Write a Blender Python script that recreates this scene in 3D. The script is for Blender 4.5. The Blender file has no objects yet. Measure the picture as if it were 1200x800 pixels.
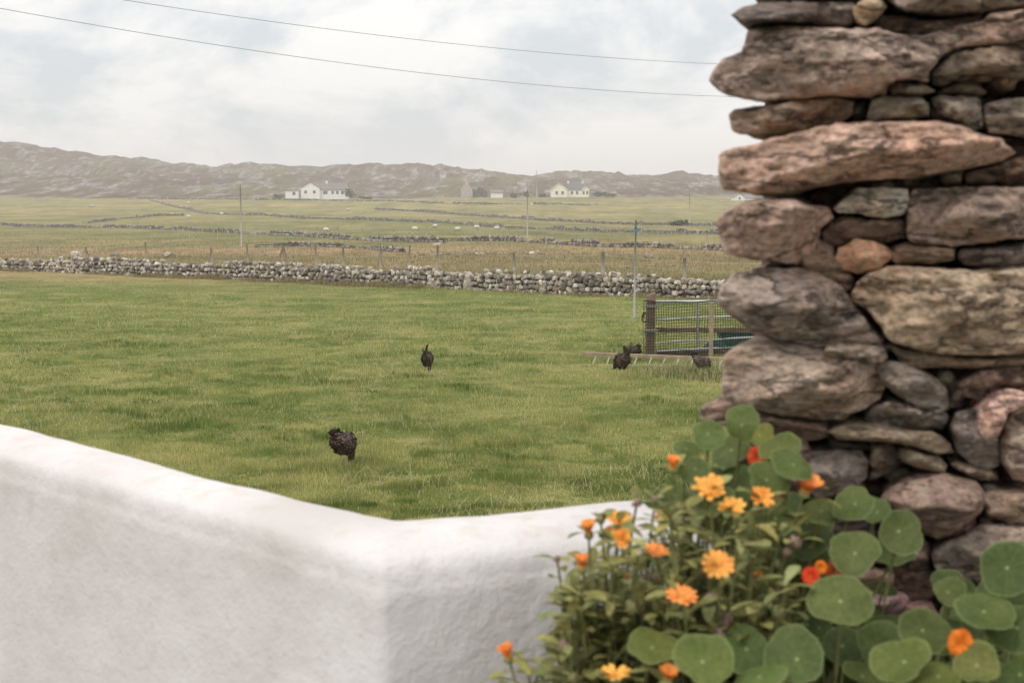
import bpy, bmesh, math, random
import numpy as np
from mathutils import Vector, Matrix, noise as mnoise, geometry as mgeo

random.seed(7)
rng = np.random.default_rng(7)
S = bpy.context.scene
COL = S.collection
R = math.radians

# ------------------------------------------------------------------ camera
EZ = 3.3                       # eye height above the near end of the field
FPX = 1667.0                   # focal length in photo pixels (photo 1200 wide)
PITCH = math.atan(170.0 / FPX)
cam_d = bpy.data.cameras.new('camera'); cam = bpy.data.objects.new('camera', cam_d); COL.objects.link(cam)
cam.location = (0, 0, EZ); cam.rotation_euler = (R(90) - PITCH, 0, 0)
cam_d.sensor_width = 36; cam_d.lens = 36 * FPX / 1200
cam_d.clip_start = 0.05; cam_d.clip_end = 20000
cam_d.dof.use_dof = True; cam_d.dof.focus_distance = 19.0; cam_d.dof.aperture_fstop = 7.1
S.camera = cam

# ------------------------------------------------------------------ light
SUN_EL, SUN_AZ = R(52), R(-140)      # azimuth measured from +Y towards +X
w = bpy.data.worlds.new('World'); S.world = w; w.use_nodes = True
nt = w.node_tree; nt.nodes.clear()
def N(tree, t, **kw):
    n = tree.nodes.new(t)
    for k, v in kw.items(): setattr(n, k, v)
    return n
out = N(nt, 'ShaderNodeOutputWorld'); bg = N(nt, 'ShaderNodeBackground'); bg.inputs[1].default_value = 0.1
sky = N(nt, 'ShaderNodeTexSky', sky_type='NISHITA'); sky.sun_disc = False
sky.sun_elevation = SUN_EL; sky.sun_rotation = SUN_AZ
tc = N(nt, 'ShaderNodeTexCoord'); sep = N(nt, 'ShaderNodeSeparateXYZ'); nt.links.new(tc.outputs['Generated'], sep.inputs[0])
def M(tree, op, a, b=None, c=None):
    n = N(tree, 'ShaderNodeMath', operation=op)
    for i, v in enumerate((a, b, c)):
        if v is None: continue
        if isinstance(v, (int, float)): n.inputs[i].default_value = v
        else: tree.links.new(v, n.inputs[i])
    return n.outputs[0]
zc = M(nt, 'MAXIMUM', sep.outputs[2], 0.0)
cl1 = N(nt, 'ShaderNodeTexNoise'); cl1.inputs['Scale'].default_value = 6.5; cl1.inputs['Detail'].default_value = 6; cl1.inputs['Roughness'].default_value = 0.62
cl1.inputs['Distortion'].default_value = 0.3
smap = N(nt, 'ShaderNodeMapping'); smap.inputs['Scale'].default_value = (1, 1, 1.9); smap.inputs['Location'].default_value = (0.35, 0.2, 0.0); nt.links.new(tc.outputs['Generated'], smap.inputs[0]); nt.links.new(smap.outputs[0], cl1.inputs['Vector'])
cr = N(nt, 'ShaderNodeValToRGB'); nt.links.new(cl1.outputs[0], cr.inputs[0])
cr.color_ramp.elements[0].position = 0.39; cr.color_ramp.elements[0].color = (0.60, 0.645, 0.695, 1)
cr.color_ramp.elements[1].position = 0.56; cr.color_ramp.elements[1].color = (0.93, 0.915, 0.905, 1)
CLOUD_H, CLOUD_Z = 10.3, 15.5         # cloud radiance at the horizon, extra overhead (times 0.1)
lum = M(nt, 'MULTIPLY_ADD', zc, CLOUD_Z, CLOUD_H)
# sky dimmed behind the viewer, added to cut frontal fill on the stones
south = N(nt, 'ShaderNodeMapRange', interpolation_type='SMOOTHSTEP'); nt.links.new(sep.outputs[1], south.inputs[0])
south.inputs[1].default_value = -0.75; south.inputs[2].default_value = 0.25; south.inputs[3].default_value = 0.88; south.inputs[4].default_value = 1.0
lum = M(nt, 'MULTIPLY', lum, south.outputs[0])
vm = N(nt, 'ShaderNodeVectorMath', operation='SCALE'); nt.links.new(cr.outputs[0], vm.inputs[0]); nt.links.new(lum, vm.inputs['Scale'])
mx = N(nt, 'ShaderNodeMix', data_type='RGBA'); mx.inputs[0].default_value = 0.93
nt.links.new(sky.outputs[0], mx.inputs[6]); nt.links.new(vm.outputs[0], mx.inputs[7])
nt.links.new(mx.outputs[2], bg.inputs[0]); nt.links.new(bg.outputs[0], out.inputs[0])

sd = bpy.data.lights.new('sun', 'SUN'); sun = bpy.data.objects.new('sun', sd); COL.objects.link(sun)
sd.energy = 1.15; sd.angle = R(12); sd.color = (1.0, 0.95, 0.88)
sv = Vector((math.sin(SUN_AZ) * math.cos(SUN_EL), math.cos(SUN_AZ) * math.cos(SUN_EL), math.sin(SUN_EL)))
sun.rotation_euler = sv.to_track_quat('Z', 'Y').to_euler(); sun.location = sv * 40
S.view_settings.view_transform = 'Standard'; S.view_settings.look = 'None'; S.view_settings.gamma = 1
S.view_settings.exposure = 0.0; S.view_settings.use_curve_mapping = False
S.cycles.use_denoising = True
try: S.cycles.denoiser = 'OPENIMAGEDENOISE'; S.cycles.denoising_input_passes = 'RGB_ALBEDO_NORMAL'
except Exception: pass
S.cycles.max_bounces = 6; S.cycles.diffuse_bounces = 3; S.cycles.glossy_bounces = 2; S.cycles.transmission_bounces = 4
S.cycles.volume_bounces = 1; S.cycles.transparent_max_bounces = 6
S.cycles.use_adaptive_sampling = True; S.cycles.adaptive_threshold = 0.015

# ------------------------------------------------------------------ helpers
cp, sp = math.cos(PITCH), math.sin(PITCH)
def ray(px, py):
    a, b = (px - 600) / FPX, (400 - py) / FPX
    return Vector((a, cp + b * sp, -sp + b * cp))
def at(px, py, Y):
    d = ray(px, py); return Vector((0, 0, EZ)) + d * (Y / d.y)
def at_z(px, py, z):
    d = ray(px, py); return Vector((0, 0, EZ)) + d * ((z - EZ) / d.z)
def srgb(r, g, b, k=1.0):
    f = lambda c: ((c / 255) / 12.92 if c / 255 <= 0.04045 else ((c / 255 + 0.055) / 1.055) ** 2.4) * k
    return (f(r), f(g), f(b), 1)

def _h(ix, iy, seed):
    n = (ix.astype(np.int64) * 374761393 + iy.astype(np.int64) * 668265263 + seed * 1274126177) & 0xffffffff
    n = ((n ^ (n >> 13)) * 1274126177) & 0xffffffff
    return ((n ^ (n >> 16)) & 0xffff) / 65535.0
def vn(x, y, seed=0):
    x = np.asarray(x, float); y = np.asarray(y, float)
    ix, iy = np.floor(x), np.floor(y); fx, fy = x - ix, y - iy
    fx = fx * fx * (3 - 2 * fx); fy = fy * fy * (3 - 2 * fy)
    a, b, c, d = _h(ix, iy, seed), _h(ix + 1, iy, seed), _h(ix, iy + 1, seed), _h(ix + 1, iy + 1, seed)
    return (a * (1 - fx) + b * fx) * (1 - fy) + (c * (1 - fx) + d * fx) * fy
def fbm(x, y, sc, o=4, seed=0, rough=0.5):
    t = 0; amp = 1; tot = 0
    for i in range(o):
        t = t + amp * vn(np.asarray(x) * sc + 13.7 * i, np.asarray(y) * sc - 7.1 * i, seed + i); tot += amp; amp *= rough; sc *= 2.03
    return t / tot

RPX = [-2500, -1200, -300, 0, 60, 130, 200, 240, 290, 345, 400, 440, 500, 560, 590, 620, 650, 700, 740, 790, 838, 1000, 1200, 2000, 3000]
RPY = [150, 160, 158, 170, 181, 186, 193, 198, 195, 199, 201, 197, 196, 197, 203, 209, 206, 206, 209, 210, 212, 208, 214, 205, 200]
DY = [-3000, 0, 14, 28, 60, 90, 110, 150, 200, 300, 450, 600, 700, 760, 12000]
DD = [3.2, 3.2, 3.22, 3.35, 4.1, 4.68, 4.9, 5.6, 6.2, 7.0, 6.0, 2.5, 0.6, 0.2, 0.2]
def G(x, y, detail=True):
    x = np.asarray(x, float); y = np.asarray(y, float)
    z = EZ - np.interp(y, DY, DD)
    if detail:
        near = np.clip((150 - y) / 90, 0, 1)
        z = z + near * ((fbm(x, y, 1.1, 3, 5) - .5) * 0.09 + (fbm(x, y, 0.25, 2, 9) - .5) * 0.14)
        mid = np.clip((y - 95) / 60, 0, 1) * np.clip((700 - y) / 100, 0, 1)
        z = z + mid * ((fbm(x, y, 0.03, 3, 21) - .5) * 0.8)
    px = 600 + FPX * x / np.maximum(y, 1)
    ry = np.interp(px, RPX, RPY)
    rh = (230 - ry) / FPX * 1150 + 0.2 + 0.0
    t = np.clip((y - 690) / 460, 0, 1); s = t ** 1.15 * (1 - 0.25 * (1 - t))
    rn = fbm(x, y, 0.016, 5, 33, .55); rr = 1 - np.abs(2 * fbm(x, y, 0.028, 4, 41) - 1)
    hill = rh * s + s * (1 - t * 0.62) * ((rn - .5) * 40 + (rr - .6) * 26)
    fall = np.clip((y - 1150) / 1500, 0, 1)
    hill = hill * (1 - fall) 
    return z + np.where(y > 690, hill + (rn - .5) * 2.2 * np.clip((y - 690) / 60, 0, 1), 0)
def g(x, y): return float(G(x, y))
def hit(px, py, lo=8, hi=1200):
    """where the line of sight through a photo pixel meets the ground"""
    d = ray(px, py); a = lo
    for k in range(4000):
        b = a * 1.004
        p = d * (b / d.y)
        if EZ + p.z <= float(G(p.x, p.y, False)): break
        a = b
        if a > hi: break
    p = d * (b / d.y)
    return Vector((p.x, p.y, g(p.x, p.y)))

def tag(o, label=None, cat=None, group=None, kind=None):
    if label: o['label'] = label
    if cat: o['category'] = cat
    if group: o['group'] = group
    if kind: o['kind'] = kind
    return o
def empty(name, loc, rz=0, **kw):
    o = bpy.data.objects.new(name, None); COL.objects.link(o); o.location = loc; o.rotation_euler = (0, 0, rz)
    o.empty_display_size = 0.1
    return tag(o, **kw)
def obj(name, me, mats=None, parent=None, smooth=False, loc=None):
    if isinstance(me, bmesh.types.BMesh):
        m = bpy.data.meshes.new(name); me.to_mesh(m); me.free(); me = m
    if mats:
        for mm in (mats if isinstance(mats, (list, tuple)) else [mats]): me.materials.append(mm)
    if smooth: me.polygons.foreach_set('use_smooth', [True] * len(me.polygons))
    o = bpy.data.objects.new(name, me); COL.objects.link(o)
    if parent: o.parent = parent
    if loc is not None: o.location = loc
    return o
def copy_tree(o, parent=None):
    c = o.copy(); COL.objects.link(c)
    if parent: c.parent = parent
    for ch in [k for k in bpy.data.objects if k.parent == o]: copy_tree(ch, c)
    return c
def box(bm, c, s, rot=None, mat=0, bev=0.0):
    g_ = bmesh.ops.create_cube(bm, size=1); vs = g_['verts']
    m = Matrix.Translation(c) @ (rot.to_4x4() if rot else Matrix.Identity(4)) @ Matrix.Diagonal((*s, 1))
    bmesh.ops.transform(bm, matrix=m, verts=vs)
    fs = {f for v in vs for f in v.link_faces}
    for f in fs: f.material_index = mat
    if bev:
        es = {e for v in vs for e in v.link_edges}
        bmesh.ops.bevel(bm, geom=list(es), offset=bev, segments=2, affect='EDGES', profile=0.6)
def tube(bm, pts, rads, seg=8, cap=True, mat=0):
    pts = [Vector(p) for p in pts]
    if isinstance(rads, (int, float)): rads = [rads] * len(pts)
    rings = []; up = Vector((0.123, 0.31, 0.95)).normalized()
    for i, p in enumerate(pts):
        t = (pts[min(i + 1, len(pts) - 1)] - pts[max(i - 1, 0)]).normalized()
        a = t.cross(up)
        if a.length < 1e-3: a = t.cross(Vector((1, 0, 0)))
        a.normalize(); b = t.cross(a)
        rings.append([bm.verts.new(p + (a * math.cos(k * 2 * math.pi / seg) + b * math.sin(k * 2 * math.pi / seg)) * rads[i]) for k in range(seg)])
    for r0, r1 in zip(rings, rings[1:]):
        for k in range(seg):
            f = bm.faces.new((r0[k], r0[(k + 1) % seg], r1[(k + 1) % seg], r1[k])); f.material_index = mat; f.smooth = True
    if cap:
        f = bm.faces.new(rings[0]); f.material_index = mat; f = bm.faces.new(rings[-1][::-1]); f.material_index = mat
def rotto(v):  # rotation taking +Z to v
    return Vector(v).to_track_quat('Z', 'Y').to_matrix()
def mesh_np(name, V, F, mats, col=None, parent=None, smooth=False, fcol='Col'):
    me = bpy.data.meshes.new(name)
    V = np.asarray(V, np.float32); F = np.asarray(F, np.int32); k = F.shape[1]
    me.vertices.add(len(V)); me.vertices.foreach_set('co', V.ravel())
    me.loops.add(F.size); me.loops.foreach_set('vertex_index', F.ravel())
    me.polygons.add(len(F)); me.polygons.foreach_set('loop_start', np.arange(0, F.size, k, dtype=np.int32))
    me.polygons.foreach_set('loop_total', np.full(len(F), k, np.int32))
    me.polygons.foreach_set('use_smooth', np.full(len(F), smooth))
    me.update(calc_edges=True)
    if col is not None:
        a = me.attributes.new(fcol, 'FLOAT_COLOR', 'POINT')
        c = np.ones((len(V), 4), np.float32); c[:, :3] = np.asarray(col)[:, :3]
        a.data.foreach_set('color', c.ravel())
    return obj(name, me, mats, parent)

# ------------------------------------------------------------------ materials
def newmat(name, rough=0.8, spec=0.2):
    m = bpy.data.materials.new(name); m.use_nodes = True
    b = m.node_tree.nodes['Principled BSDF']; b.inputs['Roughness'].default_value = rough
    b.inputs['Specular IOR Level'].default_value = spec
    return m, m.node_tree, b
def L(t, a, b): t.links.new(a, b)
def tex(t, kind, scale, coord='Object', detail=4, rough=0.55, stretch=None, off=0.0):
    c = N(t, 'ShaderNodeTexCoord'); s = c.outputs[coord]
    mp = N(t, 'ShaderNodeMapping'); L(t, s, mp.inputs[0])
    mp.inputs['Scale'].default_value = stretch or (1, 1, 1); mp.inputs['Location'].default_value = (off, off * 1.7, off * 0.6)
    n = N(t, {'noise': 'ShaderNodeTexNoise', 'voronoi': 'ShaderNodeTexVoronoi', 'wave': 'ShaderNodeTexWave'}[kind])
    n.inputs['Scale'].default_value = scale; L(t, mp.outputs[0], n.inputs['Vector'])
    if kind == 'noise': n.inputs['Detail'].default_value = detail; n.inputs['Roughness'].default_value = rough
    return n
def ramp(t, fac, stops, interp='LINEAR'):
    r = N(t, 'ShaderNodeValToRGB'); L(t, fac, r.inputs[0]); cr = r.color_ramp; cr.interpolation = interp
    while len(cr.elements) < len(stops): cr.elements.new(0.5)
    for e, (p, c) in zip(cr.elements, stops):
        e.position = p; e.color = c if len(c) == 4 else (*c, 1)
    return r.outputs[0]
def mix(t, fac, a, b, mode='MIX'):
    n = N(t, 'ShaderNodeMix', data_type='RGBA', blend_type=mode)
    for sock, v in ((n.inputs[0], fac), (n.inputs[6], a), (n.inputs[7], b)):
        if isinstance(v, (int, float)): sock.default_value = v
        elif isinstance(v, (tuple, list)): sock.default_value = v if len(v) == 4 else (*v, 1)
        else: L(t, v, sock)
    return n.outputs[2]
def bump(t, b, h, strength=0.4, dist=0.01):
    n = N(t, 'ShaderNodeBump'); n.inputs['Strength'].default_value = strength; n.inputs['Distance'].default_value = dist
    L(t, h, n.inputs['Height']); L(t, n.outputs[0], b.inputs['Normal'])
def grey(a): return (a, a, a, 1)
def simple(name, c, rough=0.7, var=0.25, scale=20, bumpd=0.0, metal=0.0, spec=0.2, stretch=None):
    m, t, b = newmat(name, rough, spec)
    n = tex(t, 'noise', scale, detail=5, stretch=stretch)
    k = ramp(t, n.outputs[0], [(0.3, grey(1 - var)), (0.7, grey(1 + var * .5))])
    L(t, mix(t, 1.0, (*c[:3], 1), k, 'MULTIPLY'), b.inputs['Base Color'])
    b.inputs['Metallic'].default_value = metal
    if bumpd: bump(t, b, n.outputs[0], 0.5, bumpd)
    return m

# foreground stones: colour of each stone comes from its own object colour
mstone, t, b = newmat('weathered_schist', 0.85, 0.25)
oi = N(t, 'ShaderNodeObjectInfo')
n1 = tex(t, 'noise', 9, detail=8, rough=0.65, stretch=(1, 1, 2.6))
n2 = tex(t, 'noise', 55, detail=6, rough=0.7, stretch=(1, 1, 2.0), off=3)
n3 = tex(t, 'noise', 5, detail=3, off=8)
base = mix(t, 1.0, oi.outputs['Color'], ramp(t, n1.outputs[0], [(0.28, (0.5, 0.47, 0.45)), (0.5, (1.05, 1.03, 1.0)), (0.72, (1.5, 1.46, 1.42))]), 'MULTIPLY')
base = mix(t, 1.0, base, ramp(t, n2.outputs[0], [(0.32, (0.42, 0.39, 0.36)), (0.5, (1, 1, 1)), (0.66, (1.5, 1.42, 1.32))]), 'MULTIPLY')
crk = tex(t, 'noise', 3.2, detail=9, rough=0.62, stretch=(1, 1, 3.2), off=21); cd_ = M(t, 'ABSOLUTE', M(t, 'SUBTRACT', crk.outputs[0], 0.5)); base = mix(t, ramp(t, cd_, [(0.0, grey(.6)), (0.010, grey(0))]), base, (.025, .018, .014, 1))
rust = mix(t, ramp(t, n3.outputs[0], [(0.5, grey(0)), (0.68, grey(0.3))]), base, mix(t, 1.0, base, (1.3, 0.9, 0.68, 1), 'MULTIPLY'))
n4 = tex(t, 'noise', 30, detail=2, off=5); n5 = tex(t, 'noise', 4.5, detail=2, off=15)
lf = M(t, 'MULTIPLY', ramp(t, n4.outputs[0], [(0.62, grey(0)), (0.68, grey(1))]), ramp(t, n5.outputs[0], [(0.46, grey(0)), (0.56, grey(0.8))]))
L(t, mix(t, lf, rust, srgb(188, 170, 150)), b.inputs['Base Color'])
hh = M(t, 'ADD', M(t, 'ADD', n1.outputs[0], M(t, 'MULTIPLY', n2.outputs[0], 0.5)), ramp(t, cd_, [(0.0, grey(0)), (0.02, grey(.5))]))
bump(t, b, hh, 1.0, 0.02)

def field_stone_mat():
    m, t, b = newmat('field_stone', 0.9, 0.15)
    a = N(t, 'ShaderNodeAttribute', attribute_name='Col')
    n = tex(t, 'noise', 7, detail=5, rough=0.65)
    L(t, mix(t, 1.0, a.outputs['Color'], ramp(t, n.outputs[0], [(0.3, grey(0.6)), (0.65, grey(1.3))]), 'MULTIPLY'), b.inputs['Base Color'])
    bump(t, b, n.outputs[0], 0.5, 0.04)
    return m
mfield = field_stone_mat()

mplaster, t, b = newmat('white_limewash', 0.9, 0.15)
n1 = tex(t, 'noise', 14, detail=8, rough=0.6); n2 = tex(t, 'noise', 1.8, detail=5); n3 = tex(t, 'noise', 90, detail=3)
n1z = tex(t, 'noise', 15, detail=7, rough=0.66, off=4)
c0 = ramp(t, n2.outputs[0], [(0.35, (0.53, 0.49, 0.465)), (0.5, (0.60, 0.565, 0.545)), (0.7, (0.66, 0.63, 0.615))])
c1 = mix(t, ramp(t, n1.outputs[0], [(0.56, grey(0)), (0.72, grey(0.35))]), c0, (0.49, 0.43, 0.375, 1))
# rain-worn, ochre-stained cap of the wall
geo = N(t, 'ShaderNodeNewGeometry'); sepn = N(t, 'ShaderNodeSeparateXYZ'); L(t, geo.outputs['Normal'], sepn.inputs[0])
capm = M(t, 'MULTIPLY', ramp(t, sepn.outputs[2], [(0.75, grey(0)), (0.97, grey(1))]), ramp(t, n1z.outputs[0], [(0.48, grey(0)), (0.66, grey(0.5))]))
L(t, mix(t, capm, c1, (0.55, 0.45, 0.37, 1)), b.inputs['Base Color'])
hh = M(t, 'ADD', n1z.outputs[0], M(t, 'MULTIPLY', n3.outputs[0], 0.2)); bump(t, b, hh, 0.5, 0.018)

mground, t, b = newmat('pasture', 0.95, 0.05)
pos = N(t, 'ShaderNodeNewGeometry'); sp_ = N(t, 'ShaderNodeSeparateXYZ'); L(t, pos.outputs['Position'], sp_.inputs[0])
na = tex(t, 'noise', 0.5, detail=9, rough=0.68, coord='Object')
nb = tex(t, 'noise', 0.03, detail=6, rough=0.6, coord='Object', stretch=(0.5, 1.6, 1))
nc = tex(t, 'noise', 9, detail=4, rough=0.7, coord='Object')
near = ramp(t, na.outputs[0], [(0.3, (0.06, 0.085, 0.018)), (0.5, (0.13, 0.15, 0.04)), (0.68, (0.25, 0.22, 0.09))])
near = mix(t, 1.0, near, ramp(t, nc.outputs[0], [(0.3, grey(0.6)), (0.7, grey(1.35))]), 'MULTIPLY')
yy = M(t, 'DIVIDE', sp_.outputs[1], 800.0)
farbase = ramp(t, yy, [(0.06, (0.15, 0.155, 0.055)), (0.10, (0.20, 0.165, 0.08)), (0.17, (0.23, 0.170, 0.09)), (0.22, (0.20, 0.17, 0.075)), (0.32, (0.165, 0.155, 0.062)), (0.5, (0.185, 0.168, 0.068)), (0.7, (0.22, 0.19, 0.085)), (0.88, (0.19, 0.165, 0.08))])
far = mix(t, 1.0, farbase, ramp(t, nb.outputs[0], [(0.3, (0.72, 0.85, 0.7)), (0.5, (1, 1, 1)), (0.68, (1.35, 1.15, 1.15))]), 'MULTIPLY')
far = mix(t, 1.0, far, ramp(t, na.outputs[0], [(0.3, grey(0.65)), (0.7, grey(1.35))]), 'MULTIPLY')
nd = tex(t, 'noise', 0.16, detail=6, rough=0.7, coord='Object', stretch=(.8, .22, 1), off=50)
far = mix(t, 1.0, far, ramp(t, nd.outputs[0], [(0.34, (.62, .66, .6)), (0.5, (1, 1, 1)), (0.64, (1.3, 1.2, 1.2))]), 'MULTIPLY')
L(t, mix(t, ramp(t, yy, [(0.072, grey(0)), (0.105, grey(1))]), near, far), b.inputs['Base Color'])
bump(t, b, M(t, 'ADD', nc.outputs[0], na.outputs[0]), 0.6, 0.06)

mhill, t, b = newmat('heath_and_rock', 0.95, 0.05)
na = tex(t, 'noise', 0.035, detail=10, rough=0.72, stretch=(3.0, 0.55, 1.2)); nb = tex(t, 'noise', 0.012, detail=5, off=30); nc = tex(t, 'noise', 0.15, detail=5, rough=0.7, off=11, stretch=(2.0, .4, 1))
geo = N(t, 'ShaderNodeNewGeometry'); sl = N(t, 'ShaderNodeSeparateXYZ'); L(t, geo.outputs['Normal'], sl.inputs[0])
veg = ramp(t, nb.outputs[0], [(0.35, (0.092, 0.056, 0.038)), (0.52, (0.112, 0.076, 0.047)), (0.68, (0.13, 0.112, 0.05))])
veg = mix(t, 1.0, veg, ramp(t, nc.outputs[0], [(0.3, grey(0.55)), (0.7, grey(1.4))]), 'MULTIPLY')
rock = ramp(t, nc.outputs[0], [(0.3, (0.08, 0.068, 0.062)), (0.5, (0.22, 0.19, 0.175)), (0.66, (0.42, 0.375, 0.35))])
rm = M(t, 'ADD', na.outputs[0], M(t, 'MULTIPLY', M(t, 'SUBTRACT', 1.0, sl.outputs[2]), 0.55))
L(t, mix(t, ramp(t, rm, [(0.50, grey(0)), (0.60, grey(.9))]), veg, rock), b.inputs['Base Color'])
bump(t, b, na.outputs[0], 0.8, 3.0)

mgrass, t, b = newmat('grass_blade', 0.7, 0.15)
a = N(t, 'ShaderNodeAttribute', attribute_name='Col'); L(t, a.outputs['Color'], b.inputs['Base Color'])
# thin blades let light through
tr = N(t, 'ShaderNodeBsdfTranslucent'); L(t, a.outputs['Color'], tr.inputs[0])
ms = N(t, 'ShaderNodeMixShader'); ms.inputs[0].default_value = 0.35
mo = [n for n in t.nodes if n.type == 'OUTPUT_MATERIAL'][0]
L(t, b.outputs[0], ms.inputs[1]); L(t, tr.outputs[0], ms.inputs[2]); L(t, ms.outputs[0], mo.inputs[0])

def leafmat(name, c1, c2, rough=0.45, trans=0.25, veins=False, scale=14):
    m, t, b = newmat(name, rough, 0.22)
    n = tex(t, 'noise', scale, detail=4)
    a = N(t, 'ShaderNodeAttribute', attribute_name='Col')
    c = ramp(t, n.outputs[0], [(0.35, c1), (0.65, c2)])
    nf_ = tex(t, 'noise', scale * 9, detail=4, off=3); c = mix(t, 1.0, c, ramp(t, nf_.outputs[0], [(0.32, (.78, .80, .75)), (0.5, (1, 1, 1)), (0.72, (1.3, 1.2, 1.1))]), 'MULTIPLY')
    c = mix(t, 1.0, c, a.outputs['Color'], 'MULTIPLY')
    if veins:
        uv = N(t, 'ShaderNodeUVMap'); s = N(t, 'ShaderNodeSeparateXYZ'); L(t, uv.outputs[0], s.inputs[0])
        r = M(t, 'SQRT', M(t, 'ADD', M(t, 'MULTIPLY', s.outputs[0], s.outputs[0]), M(t, 'MULTIPLY', s.outputs[1], s.outputs[1])))
        ang = M(t, 'ARCTAN2', s.outputs[1], s.outputs[0])
        ln = M(t, 'ABSOLUTE', M(t, 'SINE', M(t, 'MULTIPLY', ang, 4.5)))
        ln = M(t, 'MULTIPLY', ln, r)
        v = M(t, 'MULTIPLY', ramp(t, ln, [(0.02, grey(1)), (0.06, grey(0))]), 0.13)
        dot = ramp(t, r, [(0.035, grey(0.7)), (0.075, grey(0))])
        rim = ramp(t, r, [(0.9, grey(0)), (1.0, grey(0.25))])
        c = mix(t, M(t, 'MAXIMUM', M(t, 'MAXIMUM', v, dot), rim), c, srgb(176, 190, 130))
    L(t, c, b.inputs['Base Color'])
    bump(t, b, n.outputs[0], 0.3, 0.004)
    tr = N(t, 'ShaderNodeBsdfTranslucent'); L(t, c, tr.inputs[0])
    ms = N(t, 'ShaderNodeMixShader'); ms.inputs[0].default_value = trans
    mo = [q for q in t.nodes if q.type == 'OUTPUT_MATERIAL'][0]
    L(t, b.outputs[0], ms.inputs[1]); L(t, tr.outputs[0], ms.inputs[2]); L(t, ms.outputs[0], mo.inputs[0])
    return m
mnast = leafmat('nasturtium_leaf', (0.078, 0.108, 0.026, 1), (0.122, 0.152, 0.042, 1), rough=.6, veins=True)
mcal = leafmat('calendula_leaf', (0.15, 0.18, 0.065, 1), (0.27, 0.29, 0.125, 1), rough=0.7)
mstem = leafmat('green_stem', (0.26, 0.28, 0.12, 1), (0.36, 0.36, 0.17, 1), rough=0.7)
mbush = leafmat('bush_leaf', (0.03, 0.05, 0.02, 1), (0.06, 0.08, 0.03, 1), rough=0.7, scale=0.8)
morange = leafmat('orange_petal', (0.90, 0.34, 0.07, 1), (0.97, 0.46, 0.12, 1), rough=0.6, trans=0.35)
mred = leafmat('red_petal', (0.58, 0.035, 0.012, 1), (0.80, 0.12, 0.03, 1), rough=0.6, trans=0.3)
mdisc = simple('flower_disc', (0.55, 0.25, 0.04), 0.9, 0.3, 300)
mseed = simple('seed_head', (0.30, 0.29, 0.13), 0.9, 0.4, 200, 0.002)
mseedb = simple('dry_seed_head', (0.40, 0.28, 0.22), 0.95, 0.4, 200, 0.002)
msoil = simple('dark_soil', (0.05, 0.035, 0.025), 0.95, 0.4, 25, 0.02)
mpatio = simple('patio_concrete', (0.28, 0.26, 0.24), 0.9, 0.3, 3, 0.01)
mwood = simple('weathered_wood', (0.25, 0.20, 0.155), 0.85, 0.4, 6, 0.004, stretch=(6, 6, 1))
mwoodl = simple('tan_ladder_wood', (0.33, 0.25, 0.17), 0.85, 0.3, 6)
mwoodg = simple('bleached_pole_wood', (0.40, 0.36, 0.31), 0.85, 0.2, 1)
mwoodp = simple('pale_wood', (0.42, 0.36, 0.28), 0.85, 0.3, 6, 0.004, stretch=(1, 6, 6))
mwoodd = simple('brown_wood', (0.23, 0.165, 0.115), 0.85, 0.4, 6, 0.004, stretch=(1, 6, 6))
mgalv = simple('galvanised_steel', (0.62, 0.63, 0.63), 0.45, 0.2, 8, metal=0.35, spec=0.5)
mpole = simple('grey_pole', (0.34, 0.34, 0.33), 0.6, 0.2, 3)
mblack = simple('black_plastic_net', (0.012, 0.014, 0.014), 0.6, 0.1, 30)
mgreen = simple('green_plastic', (0.022, 0.085, 0.06), 0.5, 0.2, 5, spec=0.4)
mblue = simple('blue_plastic', (0.08, 0.25, 0.4), 0.5, 0.1, 5)
mcable = simple('cable_rubber', (0.20, 0.195, 0.19), 0.6, 0.1, 5)
mhwall = simple('white_render_paint', (0.78, 0.77, 0.74), 0.9, 0.06, 0.5)
mcream = simple('cream_render_paint', (0.86, 0.80, 0.62), 0.9, 0.06, 0.5)
mslate = simple('slate_roof', (0.14, 0.13, 0.135), 0.7, 0.3, 2)
mtile = simple('brown_grey_roof', (0.20, 0.175, 0.165), 0.8, 0.3, 2)
mglass = simple('window_glass', (0.05, 0.055, 0.06), 0.15, 0.1, 2, spec=0.6)
mruin = simple('grey_rubble_masonry', (0.46, 0.40, 0.35), 0.9, 0.4, 1.2, 0.1)
mruind = simple('dark_rubble_masonry', (0.12, 0.105, 0.095), 0.9, 0.7, .6, 0.1)
mwool = simple('wool', (0.72, 0.69, 0.60), 0.95, 0.2, 12, 0.03)
mface = simple('sheep_face', (0.12, 0.10, 0.09), 0.9, 0.2, 10)

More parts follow.
